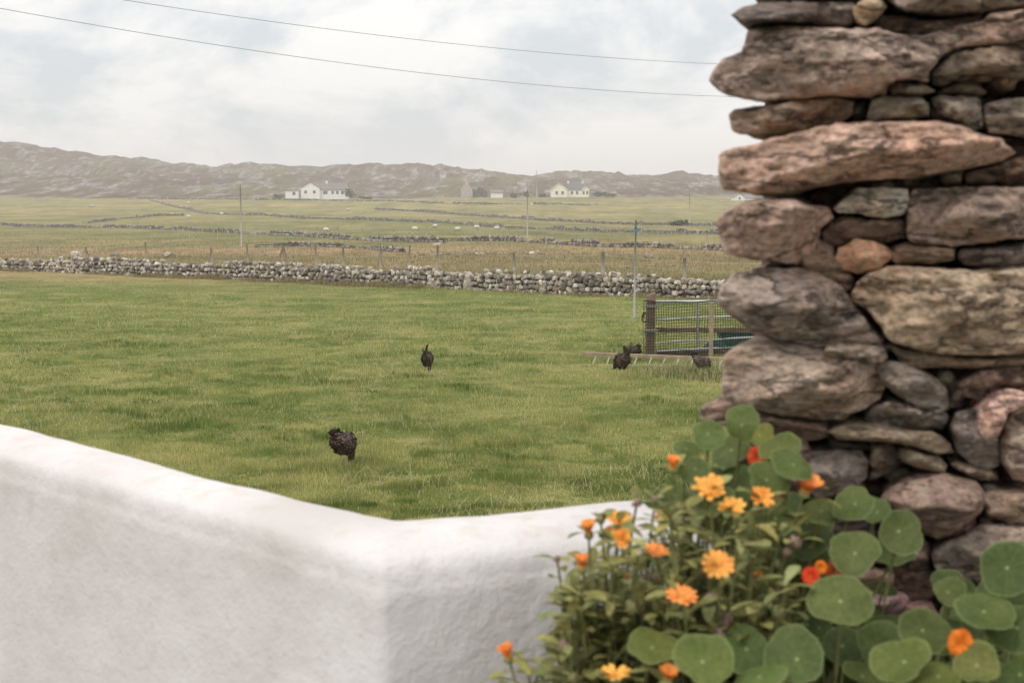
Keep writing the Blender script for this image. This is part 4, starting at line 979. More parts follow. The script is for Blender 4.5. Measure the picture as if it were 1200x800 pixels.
# ------------------------------------------------------------------ rough stone pillar
PD = 2.58
stones = [
 ([(893,2),(900,-16),(960,-26),(1012,-20),(1010,1),(960,3)], (80,68,60), 0), 
 ([(858,18),(870,8),(893,3),(930,2),(1000,3),(1003,12),(998,25),(985,31),(950,28),(915,26),(885,28),(877,36),(866,27)], (98,84,76), -.02),
 ([(998,8),(1010,0),(1030,-2),(1040,8),(1030,20),(1015,30),(1003,25)], (165,140,108), -.03),
 ([(1040,2),(1060,14),(1100,18),(1150,16),(1200,8),(1240,0),(1240,-24),(1040,-24)], (112,94,80), 0),
 ([(1024,27),(1035,18),(1060,20),(1088,24),(1150,18),(1150,28),(1100,40),(1075,42),(1045,38),(1028,32)], (124,98,82), .02),
 ([(870,60),(878,34),(915,30),(960,32),(1000,34),(1030,33),(1045,40),(1080,42),(1110,32),(1150,25),(1160,16),(1200,11),(1240,12),(1240,44),(1200,45),(1180,51),(1130,54),(1103,64),(1088,84),(1086,95),(1060,93),(1040,98),(1036,110),(1010,112),(960,112),(930,116),(885,119),(850,111),(838,104),(831,95),(835,82),(846,70)], (158,132,118), -.035),
 ([(1092,88),(1102,74),(1116,61),(1140,57),(1200,48),(1240,50),(1240,88),(1180,91),(1165,87),(1130,88),(1105,98),(1093,97)], (122,107,90), .0),
 ([(1040,104),(1050,96),(1080,98),(1096,107),(1080,112),(1045,111)], (132,114,98), .0),
 ([(1103,106),(1120,98),(1145,97),(1157,108),(1150,112),(1100,110)], (116,94,76), .02),
 ([(853,135),(860,128),(885,125),(920,119),(975,115),(1000,119),(998,134),(985,143),(945,154),(900,157),(866,158),(858,150)], (136,112,93), -.01),
 ([(1000,120),(1018,113),(1016,140),(996,141)], (80,68,58), .05),
 ([(1015,138),(1022,116),(1035,113),(1080,115),(1089,122),(1089,137),(1060,140),(1020,141)], (134,122,102), -.01),
 ([(1091,115),(1100,112),(1145,113),(1150,125),(1152,149),(1140,152),(1120,143),(1105,138),(1093,135)], (122,108,96), .0),
 ([(1153,122),(1165,118),(1240,112),(1240,162),(1190,160),(1160,155),(1155,145)], (140,122,106), .0),
 ([(842,190),(845,178),(860,173),(890,168),(905,161),(960,149),(980,144),(1060,142),(1100,142),(1130,148),(1150,158),(1172,162),(1190,178),(1175,187),(1140,196),(1110,201),(1060,209),(985,212),(940,222),(915,231),(890,230),(875,226),(848,223),(842,210)], (172,134,114), -.045),
 ([(1130,203),(1150,197),(1190,184),(1240,175),(1240,217),(1150,217),(1132,214)], (104,80,63), .02),
 ([(1170,163),(1240,165),(1240,185),(1192,184)], (84,68,56), .05),
 ([(840,262),(845,248),(870,238),(885,233),(930,232),(945,238),(970,243),(976,256),(960,268),(952,298),(935,310),(900,305),(870,303),(850,297),(845,285)], (156,124,108), -.03),
 ([(976,245),(990,233),(1005,222),(1030,220),(1064,222),(1066,240),(1058,251),(1035,255),(1005,251),(985,249)], (176,170,156), -.02),
 ([(963,275),(972,259),(990,254),(1020,256),(1060,257),(1061,278),(1040,285),(1010,280),(980,290),(966,285)], (104,82,68), .02),
 ([(932,290),(940,281),(960,281),(975,292),(990,312),(1002,328),(994,342),(960,325),(940,312)], (120,102,86), -.01),
 ([(977,305),(985,291),(1005,279),(1025,283),(1045,293),(1045,302),(1030,315),(1005,320),(990,317)], (184,138,106), -.02),
 ([(1063,240),(1069,224),(1120,219),(1170,219),(1240,220),(1240,279),(1180,280),(1165,284),(1120,288),(1075,286),(1063,280)], (142,118,104), -.02),
 ([(1036,300),(1050,291),(1065,286),(1119,291),(1119,304),(1090,309),(1050,308)], (148,120,96), -.005),
 ([(1121,300),(1126,292),(1180,288),(1240,285),(1240,316),(1180,316),(1130,310)], (112,97,90), .005),
 ([(996,345),(1005,330),(1020,319),(1040,312),(1100,314),(1150,318),(1240,313),(1240,409),(1190,415),(1150,417),(1100,414),(1060,407),(1040,397),(1030,380),(1015,362),(1000,355)], (166,140,112), -.04),
 ([(840,355),(843,335),(860,319),(900,314),(950,316),(985,335),(1004,362),(1020,385),(1034,400),(1030,409),(1000,410),(960,407),(915,400),(885,392),(870,380),(850,366)], (140,122,111), -.035),
 ([(845,455),(848,416),(860,407),(880,403),(920,405),(960,409),(990,415),(1028,427),(1038,441),(1034,465),(1010,480),(985,492),(950,491),(900,485),(880,478),(850,470)], (152,130,112), -.03),
 ([(965,415),(968,406),(990,408),(1035,412),(1040,419),(1035,426),(990,424),(967,422)], (138,121,101), -.07),
 ([(1042,405),(1060,410),(1100,416),(1150,419),(1240,415),(1240,425),(1150,432),(1110,430),(1070,432),(1055,425)], (128,106,87), .0),
 ([(1025,430),(1035,423),(1060,425),(1090,440),(1110,460),(1112,478),(1100,485),(1075,478),(1050,462),(1028,445)], (126,114,103), -.02),
 ([(1110,458),(1116,448),(1128,446),(1132,458),(1128,478),(1114,476)], (118,100,88), .03),
 ([(1122,450),(1150,434),(1190,430),(1240,432),(1240,452),(1180,460),(1150,470),(1132,465)], (130,101,87), .0),
 ([(1145,500),(1150,481),(1165,461),(1185,456),(1207,461),(1200,475),(1182,485),(1170,510),(1155,515)], (206,158,138), -.06),
 ([(1113,500),(1120,485),(1140,478),(1160,482),(1172,510),(1172,545),(1160,550),(1140,545),(1122,530)], (134,119,111), .0),
 ([(1173,520),(1179,495),(1196,476),(1240,460),(1240,570),(1187,562),(1176,545)], (158,136,120), -.02),
 ([(1012,490),(1020,476),(1040,468),(1060,471),(1095,481),(1112,488),(1105,502),(1070,503),(1030,500)], (116,106,98), .0),
 ([(968,505),(985,498),(1020,501),(1070,506),(1095,506),(1115,520),(1118,530),(1100,532),(1070,522),(1030,517),(985,515)], (132,115,91), -.04),
 ([(819,479),(840,474),(870,477),(905,486),(950,493),(968,498),(972,510),(960,515),(930,517),(880,510),(860,500),(822,496)], (130,104,88), .0),
 ([(970,512),(1000,518),(1040,521),(1040,529),(1000,529),(975,527)], (90,78,66), .04),
 ([(925,532),(975,528),(1010,529),(1020,540),(1015,560),(1000,575),(960,582),(930,570)], (134,119,110), .0),
 ([(1018,530),(1023,517),(1045,521),(1060,531),(1055,545),(1040,556),(1018,562)], (118,101,87), .02),
 ([(1052,531),(1065,526),(1100,535),(1110,545),(1105,555),(1075,548),(1058,541)], (126,110,89), -.02),
 ([(1112,542),(1130,542),(1165,552),(1172,561),(1150,563),(1125,552)], (128,108,90), .0),
 ([(1032,585),(1050,570),(1075,560),(1110,556),(1145,563),(1155,580),(1150,600),(1125,620),(1100,632),(1080,622),(1060,605),(1040,595)], (136,108,92), -.03),
 ([(1152,587),(1157,577),(1190,575),(1240,578),(1240,612),(1180,613),(1157,605)], (150,126,107), -.01),
 ([(1092,650),(1110,636),(1140,622),(1152,616),(1240,618),(1240,680),(1150,685),(1100,675)], (144,128,115), -.02),
 ([(1045,660),(1060,640),(1088,637),(1091,665),(1096,690),(1090,705),(1050,702)], (98,75,61), .02),
]
def fill(x0, x1, ya, yb_, seed):
    r = random.Random(seed); y = ya
    while y < yb_:
        h = r.uniform(26, 46); x = x0 + r.uniform(-4, 4)
        while x < x1:
            w_ = r.uniform(45, 120); k = 3; a_, b_, c, d = x + 1, x + w_ - 1, y + 1, y + h - 1
            stones.append(([(a_ + r.uniform(0, 8), c + r.uniform(0, 6)), ((a_ + b_) / 2, c + r.uniform(-2, 3)), (b_ - r.uniform(0, 8), c + r.uniform(0, 6)), (b_, (c + d) / 2), (b_ - r.uniform(0, 8), d - r.uniform(0, 5)), ((a_ + b_) / 2, d - r.uniform(-2, 2)), (a_ + r.uniform(0, 8), d - r.uniform(0, 5)), (a_, (c + d) / 2)],
                           tuple(v + r.uniform(-14, 14) for v in (128, 108, 94)), r.uniform(-.01, .02)))
            x += w_
        y += h
fill(866, 1240, -175, -28, 5); fill(858, 1045, 588, 900, 6); fill(1045, 1240, 708, 900, 8); fill(846, 925, 514, 588, 9)
def pdist(P, x, y):
    A0 = np.array(P, float); A1 = np.roll(A0, -1, 0); d = A1 - A0; t_ = np.clip(((np.array([x, y]) - A0) * d).sum(-1) / np.maximum((d * d).sum(-1), 1e-6), 0, 1)
    dm = np.linalg.norm(np.array([x, y]) - (A0 + d * t_[:, None]), axis=-1).min()
    ins = (((A0[:, 1] > y) != (A1[:, 1] > y)) & (x < (A1[:, 0] - A0[:, 0]) * (y - A0[:, 1]) / (A1[:, 1] - A0[:, 1] + 1e-9) + A0[:, 0])).sum() % 2 == 1
    return -dm if ins else dm
r = random.Random(77); chips = []
for k in range(900):
    x, y = r.uniform(885, 1198), r.uniform(60, 700); dm = min(pdist(P[0], x, y) for P in stones)
    if dm > 2.2 and all(math.hypot(x - a_, (y - b_) * 1.6) > 20 for a_, b_ in chips) and len(chips) < 16:
        chips.append((x, y)); wx_, hy_ = r.uniform(9, 17), dm + r.uniform(2, 5); tl = r.uniform(-3, 3)
        stones.append(([(x - wx_, y + tl), (x - wx_ * .5, y - hy_ * .9), (x + wx_ * .4, y - hy_), (x + wx_, y - tl - 1), (x + wx_ * .6, y + hy_ * .8), (x - wx_ * .4, y + hy_)], tuple(v + r.uniform(-15, 15) for v in (120, 103, 88)), .035))
print('STONES', len(stones))
pil = empty('stone_pillar', (at(1020, 400, PD).x, PD, PZ), label='tall rough end of a dry stone wall built of brown schist slabs beside the flowers', cat='stone wall')
PXW = PD / FPX
def smooth_poly(pts, step=4.5, seed=0):
    P = np.array(pts, float); n = len(P); out_ = []
    for i in range(n):
        p0, p1, p2, p3 = P[i - 1], P[i], P[(i + 1) % n], P[(i + 2) % n]; L_ = np.linalg.norm(p2 - p1); m = max(1, int(L_ / step))
        for k in range(m):
            t = k / m; lin = p1 * (1 - t) + p2 * t
            cr_ = .5 * ((2 * p1) + (-p0 + p2) * t + (2 * p0 - 5 * p1 + 4 * p2 - p3) * t * t + (-p0 + 3 * p1 - 3 * p2 + p3) * t ** 3)
            q = lin * .92 + cr_ * .08; nz = mnoise.noise(Vector((q[0] * .09, q[1] * .09, seed))) * 2.6 + mnoise.noise(Vector((q[0] * .3, q[1] * .3, seed))) * 1.2
            c = P.mean(0); q = q + (q - c) / max(np.linalg.norm(q - c), 1) * nz; out_.append(q)
    return np.array(out_)
# clear breaks in the big slabs: (stone's first corner), way the break faces, a point on it, steepness
PLANES = [((840, 262), (.6, .8), (925, 272), .0035), ((840, 262), (-.25, 1), (880, 287), .006), ((840, 355), (.12, 1), (920, 352), .0028), ((840, 355), (1, .1), (985, 360), .003),
          ((845, 455), (1, .15), (978, 450), .003), ((845, 455), (0, 1), (900, 470), .004), ((842, 190), (.22, 1), (960, 192), .0035), ((842, 190), (-.5, .8), (862, 205), .003),
          ((870, 60), (.05, 1), (900, 99), .006), ((870, 60), (0, -1), (900, 68), .0012), ((853, 135), (.7, .7), (900, 136), .003), ((1063, 240), (1, .25), (1163, 250), .0025), ((996, 345), (-.8, .6), (1022, 362), .003),
          ((996, 345), (0, 1), (1100, 395), .005), ((1032, 585), (.3, 1), (1095, 605), .004), ((1092, 88), (-.2, 1), (1140, 85), .006), ((858, 18), (0, 1), (930, 20), .005), ((1040, 2), (.1, 1), (1120, 6), .005)]
def make_stone(pts, colr, off, seed):
    r = random.Random(seed * 13 + 5); B_ = smooth_poly(pts, 4.5, seed); nb_ = len(B_); st = 4.5
    mn, mxx = B_.min(0), B_.max(0); gx_, gy_ = np.meshgrid(np.arange(mn[0], mxx[0], st), np.arange(mn[1], mxx[1], st * .8)); gg = np.stack([gx_.ravel(), gy_.ravel()], -1) + np.random.default_rng(seed).uniform(-1, 1, (gx_.size, 2))
    A0 = B_; A1 = np.roll(B_, -1, 0)
    def dist(Q):
        d = A1 - A0; t = np.clip(((Q[:, None] - A0) * d).sum(-1) / np.maximum((d * d).sum(-1), 1e-6), 0, 1); return np.linalg.norm(Q[:, None] - (A0 + d * t[..., None]), axis=-1).min(1)
    x, y = gg[:, 0:1], gg[:, 1:2]; cond = ((A0[:, 1] > y) != (A1[:, 1] > y)) & (x < (A1[:, 0] - A0[:, 0]) * (y - A0[:, 1]) / (A1[:, 1] - A0[:, 1] + 1e-9) + A0[:, 0])
    gg = gg[cond.sum(1) % 2 == 1]
    if len(gg): gg = gg[dist(gg) > 1.8]
    # inner row just inside the outline
    allp = np.vstack([B_, gg]) if len(gg) else B_
    vs, _, fs, ov, _, _ = mgeo.delaunay_2d_cdt([Vector(p) for p in allp], [(i, (i + 1) % nb_) for i in range(nb_)], [], 1, 1e-4)
    Q = np.array([tuple(v) for v in vs]); D_ = dist(Q); dmax = D_.max(); Rr = min(9, dmax * .7); Tt = min(.115, .022 + dmax * PXW * 1.35)
    size = mxx - mn; c = Q.mean(0)
    prof = np.sqrt(np.clip(1 - (1 - np.clip(D_ / Rr, 0, 1)) ** 2, 0, 1)); h = Tt * prof
    if any(tuple(pts[0]) == P_[0] for P_ in PLANES): Tt = max(Tt, .12); h = Tt * prof
    for k in range(6):   # broken facets
        an = r.choice([r.uniform(40, 140), r.uniform(200, 340), r.uniform(0, 360)]); dv = np.array([math.cos(math.radians(an)), math.sin(math.radians(an))]); ext = np.abs(dv * size / 2).sum()
        pl = Tt * r.uniform(.75, 1.15) - ((Q - c) @ dv / ext) * Tt * r.uniform(.5, 1.9) + r.uniform(-.1, .1) * Tt ; h = np.minimum(h, np.maximum(pl, Tt * .08))
    # the underside of every slab is cut back, some at one end too
    ya, yb2 = mn[1], mxx[1]; tb = r.uniform(-.22, .22); vv_ = (Q[:, 1] + tb * (Q[:, 0] - c[0]) - ya) / max(yb2 - ya, 1); v0 = r.uniform(.45, .72)
    h = np.minimum(h, np.maximum(Tt * (1 - (vv_ - v0) / max(.98 - v0, .1) * r.uniform(.75, 1.1)), Tt * .04))
    for (fx0, fy0), (nx_, ny_), (qx, qy), slp in PLANES:
        if (fx0, fy0) == tuple(pts[0]): h = np.minimum(h, Tt - np.maximum(0, ((Q[:, 0] - qx) * nx_ + (Q[:, 1] - qy) * ny_) / math.hypot(nx_, ny_)) * slp)
    h = np.maximum(h, -.02)
    vt = r.uniform(.08, .22); h = np.minimum(h, Tt * np.clip(.55 + vv_ / vt * .45, .3, 1.2))
    if r.random() < .5:
        e_ = r.choice([-1, 1]); uu = e_ * (Q[:, 0] - c[0]) / (size[0] / 2) + r.uniform(-.5, .5) * (Q[:, 1] - c[1]) / (size[1] / 2); u0 = r.uniform(.3, .6); h = np.minimum(h, np.maximum(Tt * (1 - (uu - u0) / (1 - u0) * .95), Tt * .05))
    nz = np.array([mnoise.fractal(Vector((q[0] * .022, q[1] * .055, seed * 3.1)), 1.0, 2.1, 5) for q in Q]); rid = np.array([abs(mnoise.noise(Vector((q[0] * .03 + q[1] * .012, q[1] * .13, seed * 1.7 + 9)))) for q in Q])
    fine = np.array([mnoise.noise(Vector((q[0] * .16, q[1] * .22, seed))) for q in Q])
    til_ = (seed * 37 % 11 - 5) * .03; lay = Q[:, 1] + til_ * Q[:, 0] + nz * 7; lw = 9 + seed % 5 * 2; lf_ = lay / lw; stp = (np.array([mnoise.noise(Vector((math.floor(a_), seed * 1.3, q_ * .02))) for a_, q_ in zip(lf_, Q[:, 0])])); h = h + stp * .010
    h = h + (nz * .017 + (rid - .25) * .020 + fine * .006) * np.clip(D_ / 6, 0, 1)
    Yf = PD + off - h
    bm = bmesh.new(); o0 = pil.location; V = []
    for q, yy_ in zip(Q, Yf): V.append(bm.verts.new(at(q[0], q[1], yy_) - o0))
    for f in fs: 
        try: bm.faces.new([V[i] for i in f])
        except Exception: pass
    bm.edges.ensure_lookup_table(); be = [e_ for e_ in bm.edges if len(e_.link_faces) == 1]
    nxt = {}
    for e_ in be: nxt.setdefault(e_.verts[0], []).append(e_.verts[1]); nxt.setdefault(e_.verts[1], []).append(e_.verts[0])
    if be:
        start = be[0].verts[0]; loop = [start]; prev = None; cur = start
        while True:
            nn = [v_ for v_ in nxt[cur] if v_ is not prev]
            if not nn or nn[0] is start: break
            prev, cur = cur, nn[0]; loop.append(cur)
            if len(loop) > 5000: break
        edge_stone = mn[0] < 900
        thk = .46 if edge_stone else .24; last = loop; cw = Vector((0, 0, 0))
        for v_ in loop: cw += v_.co
        cw /= len(loop); 
        for t_, shr in ((.05, .0), (.14, .02), (.3, .05), (.62, .08), (1.0, .22)):
            ring_ = []
            for v_ in loop:
                p_ = v_.co.copy(); q = Vector((p_.x, 0, p_.z)); cc = Vector((cw.x, 0, cw.z)); dd_ = q - cc; p_.x = cc.x + dd_.x * (1 - shr); p_.z = cc.z + dd_.z * (1 - shr * .7)
                Yw = (p_.y + o0.y) + thk * t_; p_.y += thk * t_; p_.x += thk * t_ * (.30 if edge_stone else .15)
                nn_ = mnoise.noise(Vector((p_.x * 9, p_.y * 9, p_.z * 14 + seed))) * .010 * min(1, t_ * 6); p_.x += abs(nn_); p_.z += nn_; ring_.append(bm.verts.new(p_))
            m = len(loop)
            for k in range(m): bm.faces.new((last[k], last[(k + 1) % m], ring_[(k + 1) % m], ring_[k]))
            last = ring_
        bm.faces.new(last)
    bmesh.ops.recalc_face_normals(bm, faces=bm.faces)
    o = obj('stone', bm, mstone, pil, smooth=True); mn_ = sum(colr) / 3; k = 1.62; o.color = srgb(*[max(0, min(255, v * .66 + mn_ * .34)) for v in colr], k)
    return o
for i, (pts, colr, off) in enumerate(stones):
    o = make_stone(pts, colr, off, i)
    if colr == (176, 170, 156): o['label'] = 'smooth pale grey flat stone'
    if colr == (206, 158, 138): o['label'] = 'pink crystalline lump of stone'
    if colr == (184, 138, 106): o['label'] = 'rounded orange-brown stone'
# rubble heart and the run of the wall away to the right
bm = bmesh.new(); nX, nZ = 40, 60
Hh = at(1000, -175, PD).z - PZ
for i in range(700):
    r = random
    x = r.uniform(.50, 1.35); y = r.uniform(PD + .10, PD + .42); z = r.uniform(-.4, Hh)
    x += (y - PD) * .2
    ball(bm, (x - pil.location.x, y - pil.location.y, z), (r.uniform(.05, .10), r.uniform(.05, .08), r.uniform(.035, .06)), Matrix.Rotation(r.uniform(-.4, .4), 3, 'Y'), seg=8)
box(bm, (.95 - pil.location.x, .34, Hh / 2 - .3), (.84, .20, Hh + .6)); hc = obj('rubble_core', bm, mstone, pil); hc.color = srgb(92, 76, 64)  # core coloured darker than the facing stones, shade of the gaps put into colour
bm = bmesh.new()
r = random.Random(3)
for zz in np.arange(-.4, Hh, .13):
    x = 1.30
    while x < 3.2:
        w_ = r.uniform(.15, .42); ball(bm, (x + w_ / 2 - pil.location.x, r.uniform(.1, .16), zz + .06), (w_ * .55, .17, .075), Matrix.Rotation(r.uniform(-.06, .06), 3, 'Y'), seg=12); x += w_ * .95
for v_ in bm.verts: v_.co += Vector((mnoise.noise(v_.co * 14), mnoise.noise(v_.co * 14 + Vector((5, 5, 5))), mnoise.noise(v_.co * 14 + Vector((9, 1, 5))))) * .02
hc = obj('masonry', bm, mstone, pil, smooth=True); hc.color = srgb(136, 114, 98)

# ------------------------------------------------------------------ plants
def colverts(bm): return bm.verts.layers.float_color.get('Col') or bm.verts.layers.float_color.new('Col')
def nleaf(bm, uvl, cl, c, nrm, rx, tone, r, spin=0.0):
    """round nasturtium leaf on its plane, dished and slightly lobed"""
    nrm = nrm.normalized(); a_ = nrm.orthogonal().normalized(); a_ = Matrix.Rotation(r.uniform(0, 6.28), 3, nrm) @ a_; b_ = nrm.cross(a_)
    ph = r.uniform(0, 6.28); ph2 = r.uniform(0, 6.28); rings = []; seg = 27; asym = r.uniform(.06, .18); wedge = r.choice((0, 0, .12, .22)); fold = r.uniform(-.22, .22)
    cols = (tone[0], tone[1], tone[2], 1)
    vc = bm.verts.new(c); vc[cl] = cols; prev = None; UV = {vc: (0, 0)}
    for rr in (.3, .6, .85, 1.0):
        ring = []
        for k in range(seg):
            t = k / seg * 2 * math.pi; lob = 1 + .022 * math.sin(9 * t / 1.0 + ph) * rr + .075 * math.sin(2 * t + ph2) + .05 * math.sin(3 * t + ph) + .03 * math.sin(5 * t + ph2 * 2) * rr - wedge * math.exp(-((t - 3.1) / .22) ** 2) * rr
            rad_ = rx * rr * lob; off_ = a_ * asym * rx * rr
            z = rx * (fold * abs(rr * math.cos(t)) + .10 * rr * rr + .045 * math.sin(3 * t + ph2) * rr ** 2 + .05 * math.sin(2 * t + ph) * rr ** 2 - (.05 * max(0, rr - .85) / .15))
            v_ = bm.verts.new(c + a_ * rad_ * math.cos(t) + b_ * rad_ * math.sin(t) + off_ + nrm * z); v_[cl] = cols; UV[v_] = (rr * math.cos(t), rr * math.sin(t)); ring.append(v_)
        if prev is None: fs = [bm.faces.new((vc, ring[k], ring[(k + 1) % seg])) for k in range(seg)]
        else: fs = [bm.faces.new((prev[k], ring[k], ring[(k + 1) % seg], prev[(k + 1) % seg])) for k in range(seg)]
        for f in fs:
            f.smooth = True
            for l in f.loops: l[uvl].uv = UV[l.vert]
        prev = ring
def lance(bm, cl, base, d, side, L_, W, tone, droop=.3):
    d = d.normalized(); side = (side - d * side.dot(d)).normalized(); n_ = d.cross(side); pr = None
    for i, (s, w_) in enumerate(((0, .18), (.2, .45), (.45, .85), (.7, 1.0), (.9, .62), (1.0, .12))):
        c = base + d * L_ * s - Vector((0, 0, droop * L_ * s * s)) ; l_ = c + side * W * w_ + n_ * W * .25 * w_; r_ = c - side * W * w_ + n_ * W * .25 * w_
        vs = [bm.verts.new(l_), bm.verts.new(c), bm.verts.new(r_)]
        for v_ in vs: v_[cl] = tone
        if pr:
            for q in (0, 1): f = bm.faces.new((pr[q], pr[q + 1], vs[q + 1], vs[q])); f.smooth = True
        pr = vs
def curve_pts(A, B, bend, n=8):
    mid = (A + B) / 2 + bend; return [A * (1 - t) ** 2 + mid * 2 * t * (1 - t) + B * t * t for t in [i / n for i in range(n + 1)]]
def paint(bm, cl, val=(1, 1, 1, 1)):
    for v_ in bm.verts: v_[cl] = val
def cal_flower(root, c, nrm, R_, openness, r, tint=(1, 1, 1)):
    """openness 1 = flat daisy, 0 = closed brush"""
    nrm = nrm.normalized(); a_ = nrm.orthogonal().normalized(); b_ = nrm.cross(a_); bm = bmesh.new(); cl = bm.verts.layers.float_color.new('Col')
    for ring_, (cnt, rl, up_) in enumerate(((12, 1.0, 0), (8, .78, .18)) if openness > .4 else ((12, 1.0, 0), (9, .8, .05))):
        for k in range(cnt):
            t = (k + ring_ * .4) / cnt * 6.283 + r.uniform(-.09, .09); rad_ = a_ * math.cos(t) + b_ * math.sin(t); el = (1 - openness) * 1.22 + up_ + r.uniform(-.10, .12)
            d = (rad_ * math.cos(el) + nrm * math.sin(el)); side = rad_.cross(nrm); L_ = R_ * rl * r.uniform(.9, 1.08) * (1 if openness > .3 else .85); W = R_ * (.165 if openness > .4 else .2)
            if r.random() < .05: continue
            tn = r.uniform(.88, 1.12); pr = None
            for s, w_ in ((.08, .5), (.4, .95), (.75, 1.1), (.93, .9), (1.0, .35)):
                cc = c + d * L_ * s + nrm * L_ * .10 * math.sin(s * 2.4); vs = [bm.verts.new(cc + side * W * w_), bm.verts.new(cc + nrm * W * .2 * (1 if s < .9 else 0)), bm.verts.new(cc - side * W * w_)]
                for v_ in vs: v_[cl] = (tint[0] * tn, tint[1] * tn, tint[2] * tn, 1)
                if pr:
                    for q in (0, 1): f = bm.faces.new((pr[q], pr[q + 1], vs[q + 1], vs[q])); f.smooth = True
                pr = vs
    fl = obj('flower', bm, morange, root)
    bm = bmesh.new(); ball(bm, c + nrm * R_ * .08, (R_ * .26, R_ * .26, R_ * .14), rotto(nrm), seg=12); obj('flower_center', bm, mdisc, fl, smooth=True)
    bm = bmesh.new(); ball(bm, c - nrm * R_ * .12, (R_ * .30, R_ * .30, R_ * .28), rotto(nrm), seg=12); cl = bm.verts.layers.float_color.new('Col'); paint(bm, cl); obj('calyx', bm, mstem, fl, smooth=True)
    return fl
def nas_flower(root, c, nrm, R_, r, tint=(1, 1, 1)):
    nrm = nrm.normalized(); a_ = nrm.orthogonal().normalized(); b_ = nrm.cross(a_); bm = bmesh.new(); cl = bm.verts.layers.float_color.new('Col')
    for k in range(5):
        t = k / 5 * 6.283 + .3; rad_ = a_ * math.cos(t) + b_ * math.sin(t); side = rad_.cross(nrm); pr = None; tn = r.uniform(.85, 1.1)
        for s, w_, u_ in ((0, .10, -.3), (.25, .14, -.05), (.5, .42, .12), (.8, .62, .14), (1.0, .42, .05)):
            cc = c + rad_ * R_ * s + nrm * R_ * u_; vs = [bm.verts.new(cc + side * R_ * w_ * e_ + nrm * R_ * .07 * math.sin(e_ * 5 + k)) for e_ in (-1, -.5, 0, .5, 1)]
            for v_ in vs: v_[cl] = (tint[0] * tn, tint[1] * tn, tint[2] * tn, 1)
            if pr:
                for q in range(4): f = bm.faces.new((pr[q], pr[q + 1], vs[q + 1], vs[q])); f.smooth = True
            pr = vs
    fl = obj('flower', bm, mred, root)
    bm = bmesh.new(); tube(bm, [c - nrm * R_ * .2, c - nrm * R_ * .6, c - nrm * R_ * 1.3 - Vector((0, 0, R_ * .3))], [R_ * .16, R_ * .10, R_ * .03], 7); obj('spur', bm, mdisc, fl)
    return fl
def seed_head(root, c, R_, m, r):
    bm = bmesh.new()
    for k in range(26):
        t = r.uniform(0, 6.283); ph = r.uniform(-.7, 1.4); d = Vector((math.cos(t) * math.cos(ph), math.sin(t) * math.cos(ph), math.sin(ph)))
        tube(bm, [c + d * R_ * .45, c + d * R_ * .85 + Vector((0, 0, .1 * R_)), c + d.lerp(Vector((0, 0, 1)), .5) * R_ * .95], [R_ * .2, R_ * .19, R_ * .07], 5)
    ball(bm, c, (R_ * .6,) * 3, seg=10); obj('seed_head', bm, m, root, smooth=True)
UP = Vector((0, 0, 1)); TOC = Vector((0, -1, .10)).normalized()
def bed_z(x, y): return SB - .02

# -- calendulas
CAL = [ # plant key, px, py, radius px, depth, openness, facing(x,toward camera,up)
 ('b', 788, 548, 10, 2.25, .15, (.1, .3, 1)), ('b', 833, 574, 21, 2.12, .85, (-.1, .55, 1)), ('b', 856, 600, 18, 2.10, .6, (.1, .6, .9)), ('b', 892, 585, 15, 2.15, .75, (.2, .7, .8)), ('b', 943, 576, 14, 2.2, .35, (.3, .4, 1)),
 ('a', 725, 614, 16, 2.12, .6, (0, .35, 1)), ('a', 729, 633, 15, 2.05, .45, (-.2, .8, .5)), ('a', 690, 625, 11, 2.15, .15, (-.1, .2, 1)), ('a', 682, 665, 11, 2.08, .12, (0, .2, 1)),
 ('b', 768, 649, 15, 2.05, .7, (.1, .35, 1)), ('b', 842, 663, 19, 2.00, .85, (-.1, .7, .8)), ('b', 799, 700, 18, 1.97, .85, (0, .45, 1)), ('b', 887, 677, 6, 2.1, .2, (0, .5, 1)),
 ('c', 720, 792, 18, 1.92, .75, (0, .3, 1)), ('c', 783, 795, 12, 1.95, .3, (.1, .3, 1)), ('d', 596, 770, 12, 2.05, .15, (-.25, .2, 1)), ('b', 776, 611, 9, 2.2, .25, (0, .5, 1)), ('a', 733, 680, 6, 2.15, .1, (0, .3, 1)),
 ('a', 714, 627, 7, 2.16, .2, (0, .3, 1)),
]
SEED = [('a', 704, 609, 9, 2.15, 0), ('a', 653, 656, 6, 2.12, 1), ('b', 796, 597, 10, 2.18, 0), ('b', 795, 614, 11, 2.15, 0), ('b', 797, 632, 11, 2.1, 0), ('a', 762, 682, 12, 2.1, 1), ('a', 694, 686, 8, 2.1, 0), ('a', 740, 713, 11, 2.05, 0), ('b', 833, 705, 11, 2.05, 1),
        ('b', 851, 728, 11, 2.04, 1), ('b', 890, 716, 9, 2.02, 0), ('b', 911, 717, 9, 2.0, 0), ('b', 931, 636, 10, 2.15, 1), ('a', 675, 711, 7, 2.1, 0), ('c', 665, 731, 7, 2.05, 0), ('c', 661, 757, 8, 2.02, 1), ('b', 886, 600, 7, 2.08, 0), ('c', 672, 795, 8, 2.0, 0), ('b', 922, 648, 7, 2.14, 1), ('a', 746, 590, 7, 2.2, 1), ('a', 768, 585, 5, 2.2, 1), ('b', 806, 650, 6, 2.15, 0), ('b', 792, 660, 7, 2.14, 1), ('b', 843, 742, 9, 2.02, 1), ('c', 701, 697, 8, 2.1, 1)]
roots = {'a': (.17, 2.28), 'b': (.32, 2.22), 'c': (.13, 2.06), 'd': (.03, 2.12)}
lab = {'a': 'leggy calendula with pale orange flowers leaning against the white wall', 'b': 'large calendula clump with orange daisies beneath the nasturtium leaves', 'c': 'low calendula at the bottom edge below the leggy one', 'd': 'small calendula shoot with one closed orange bud, apart on the left'}
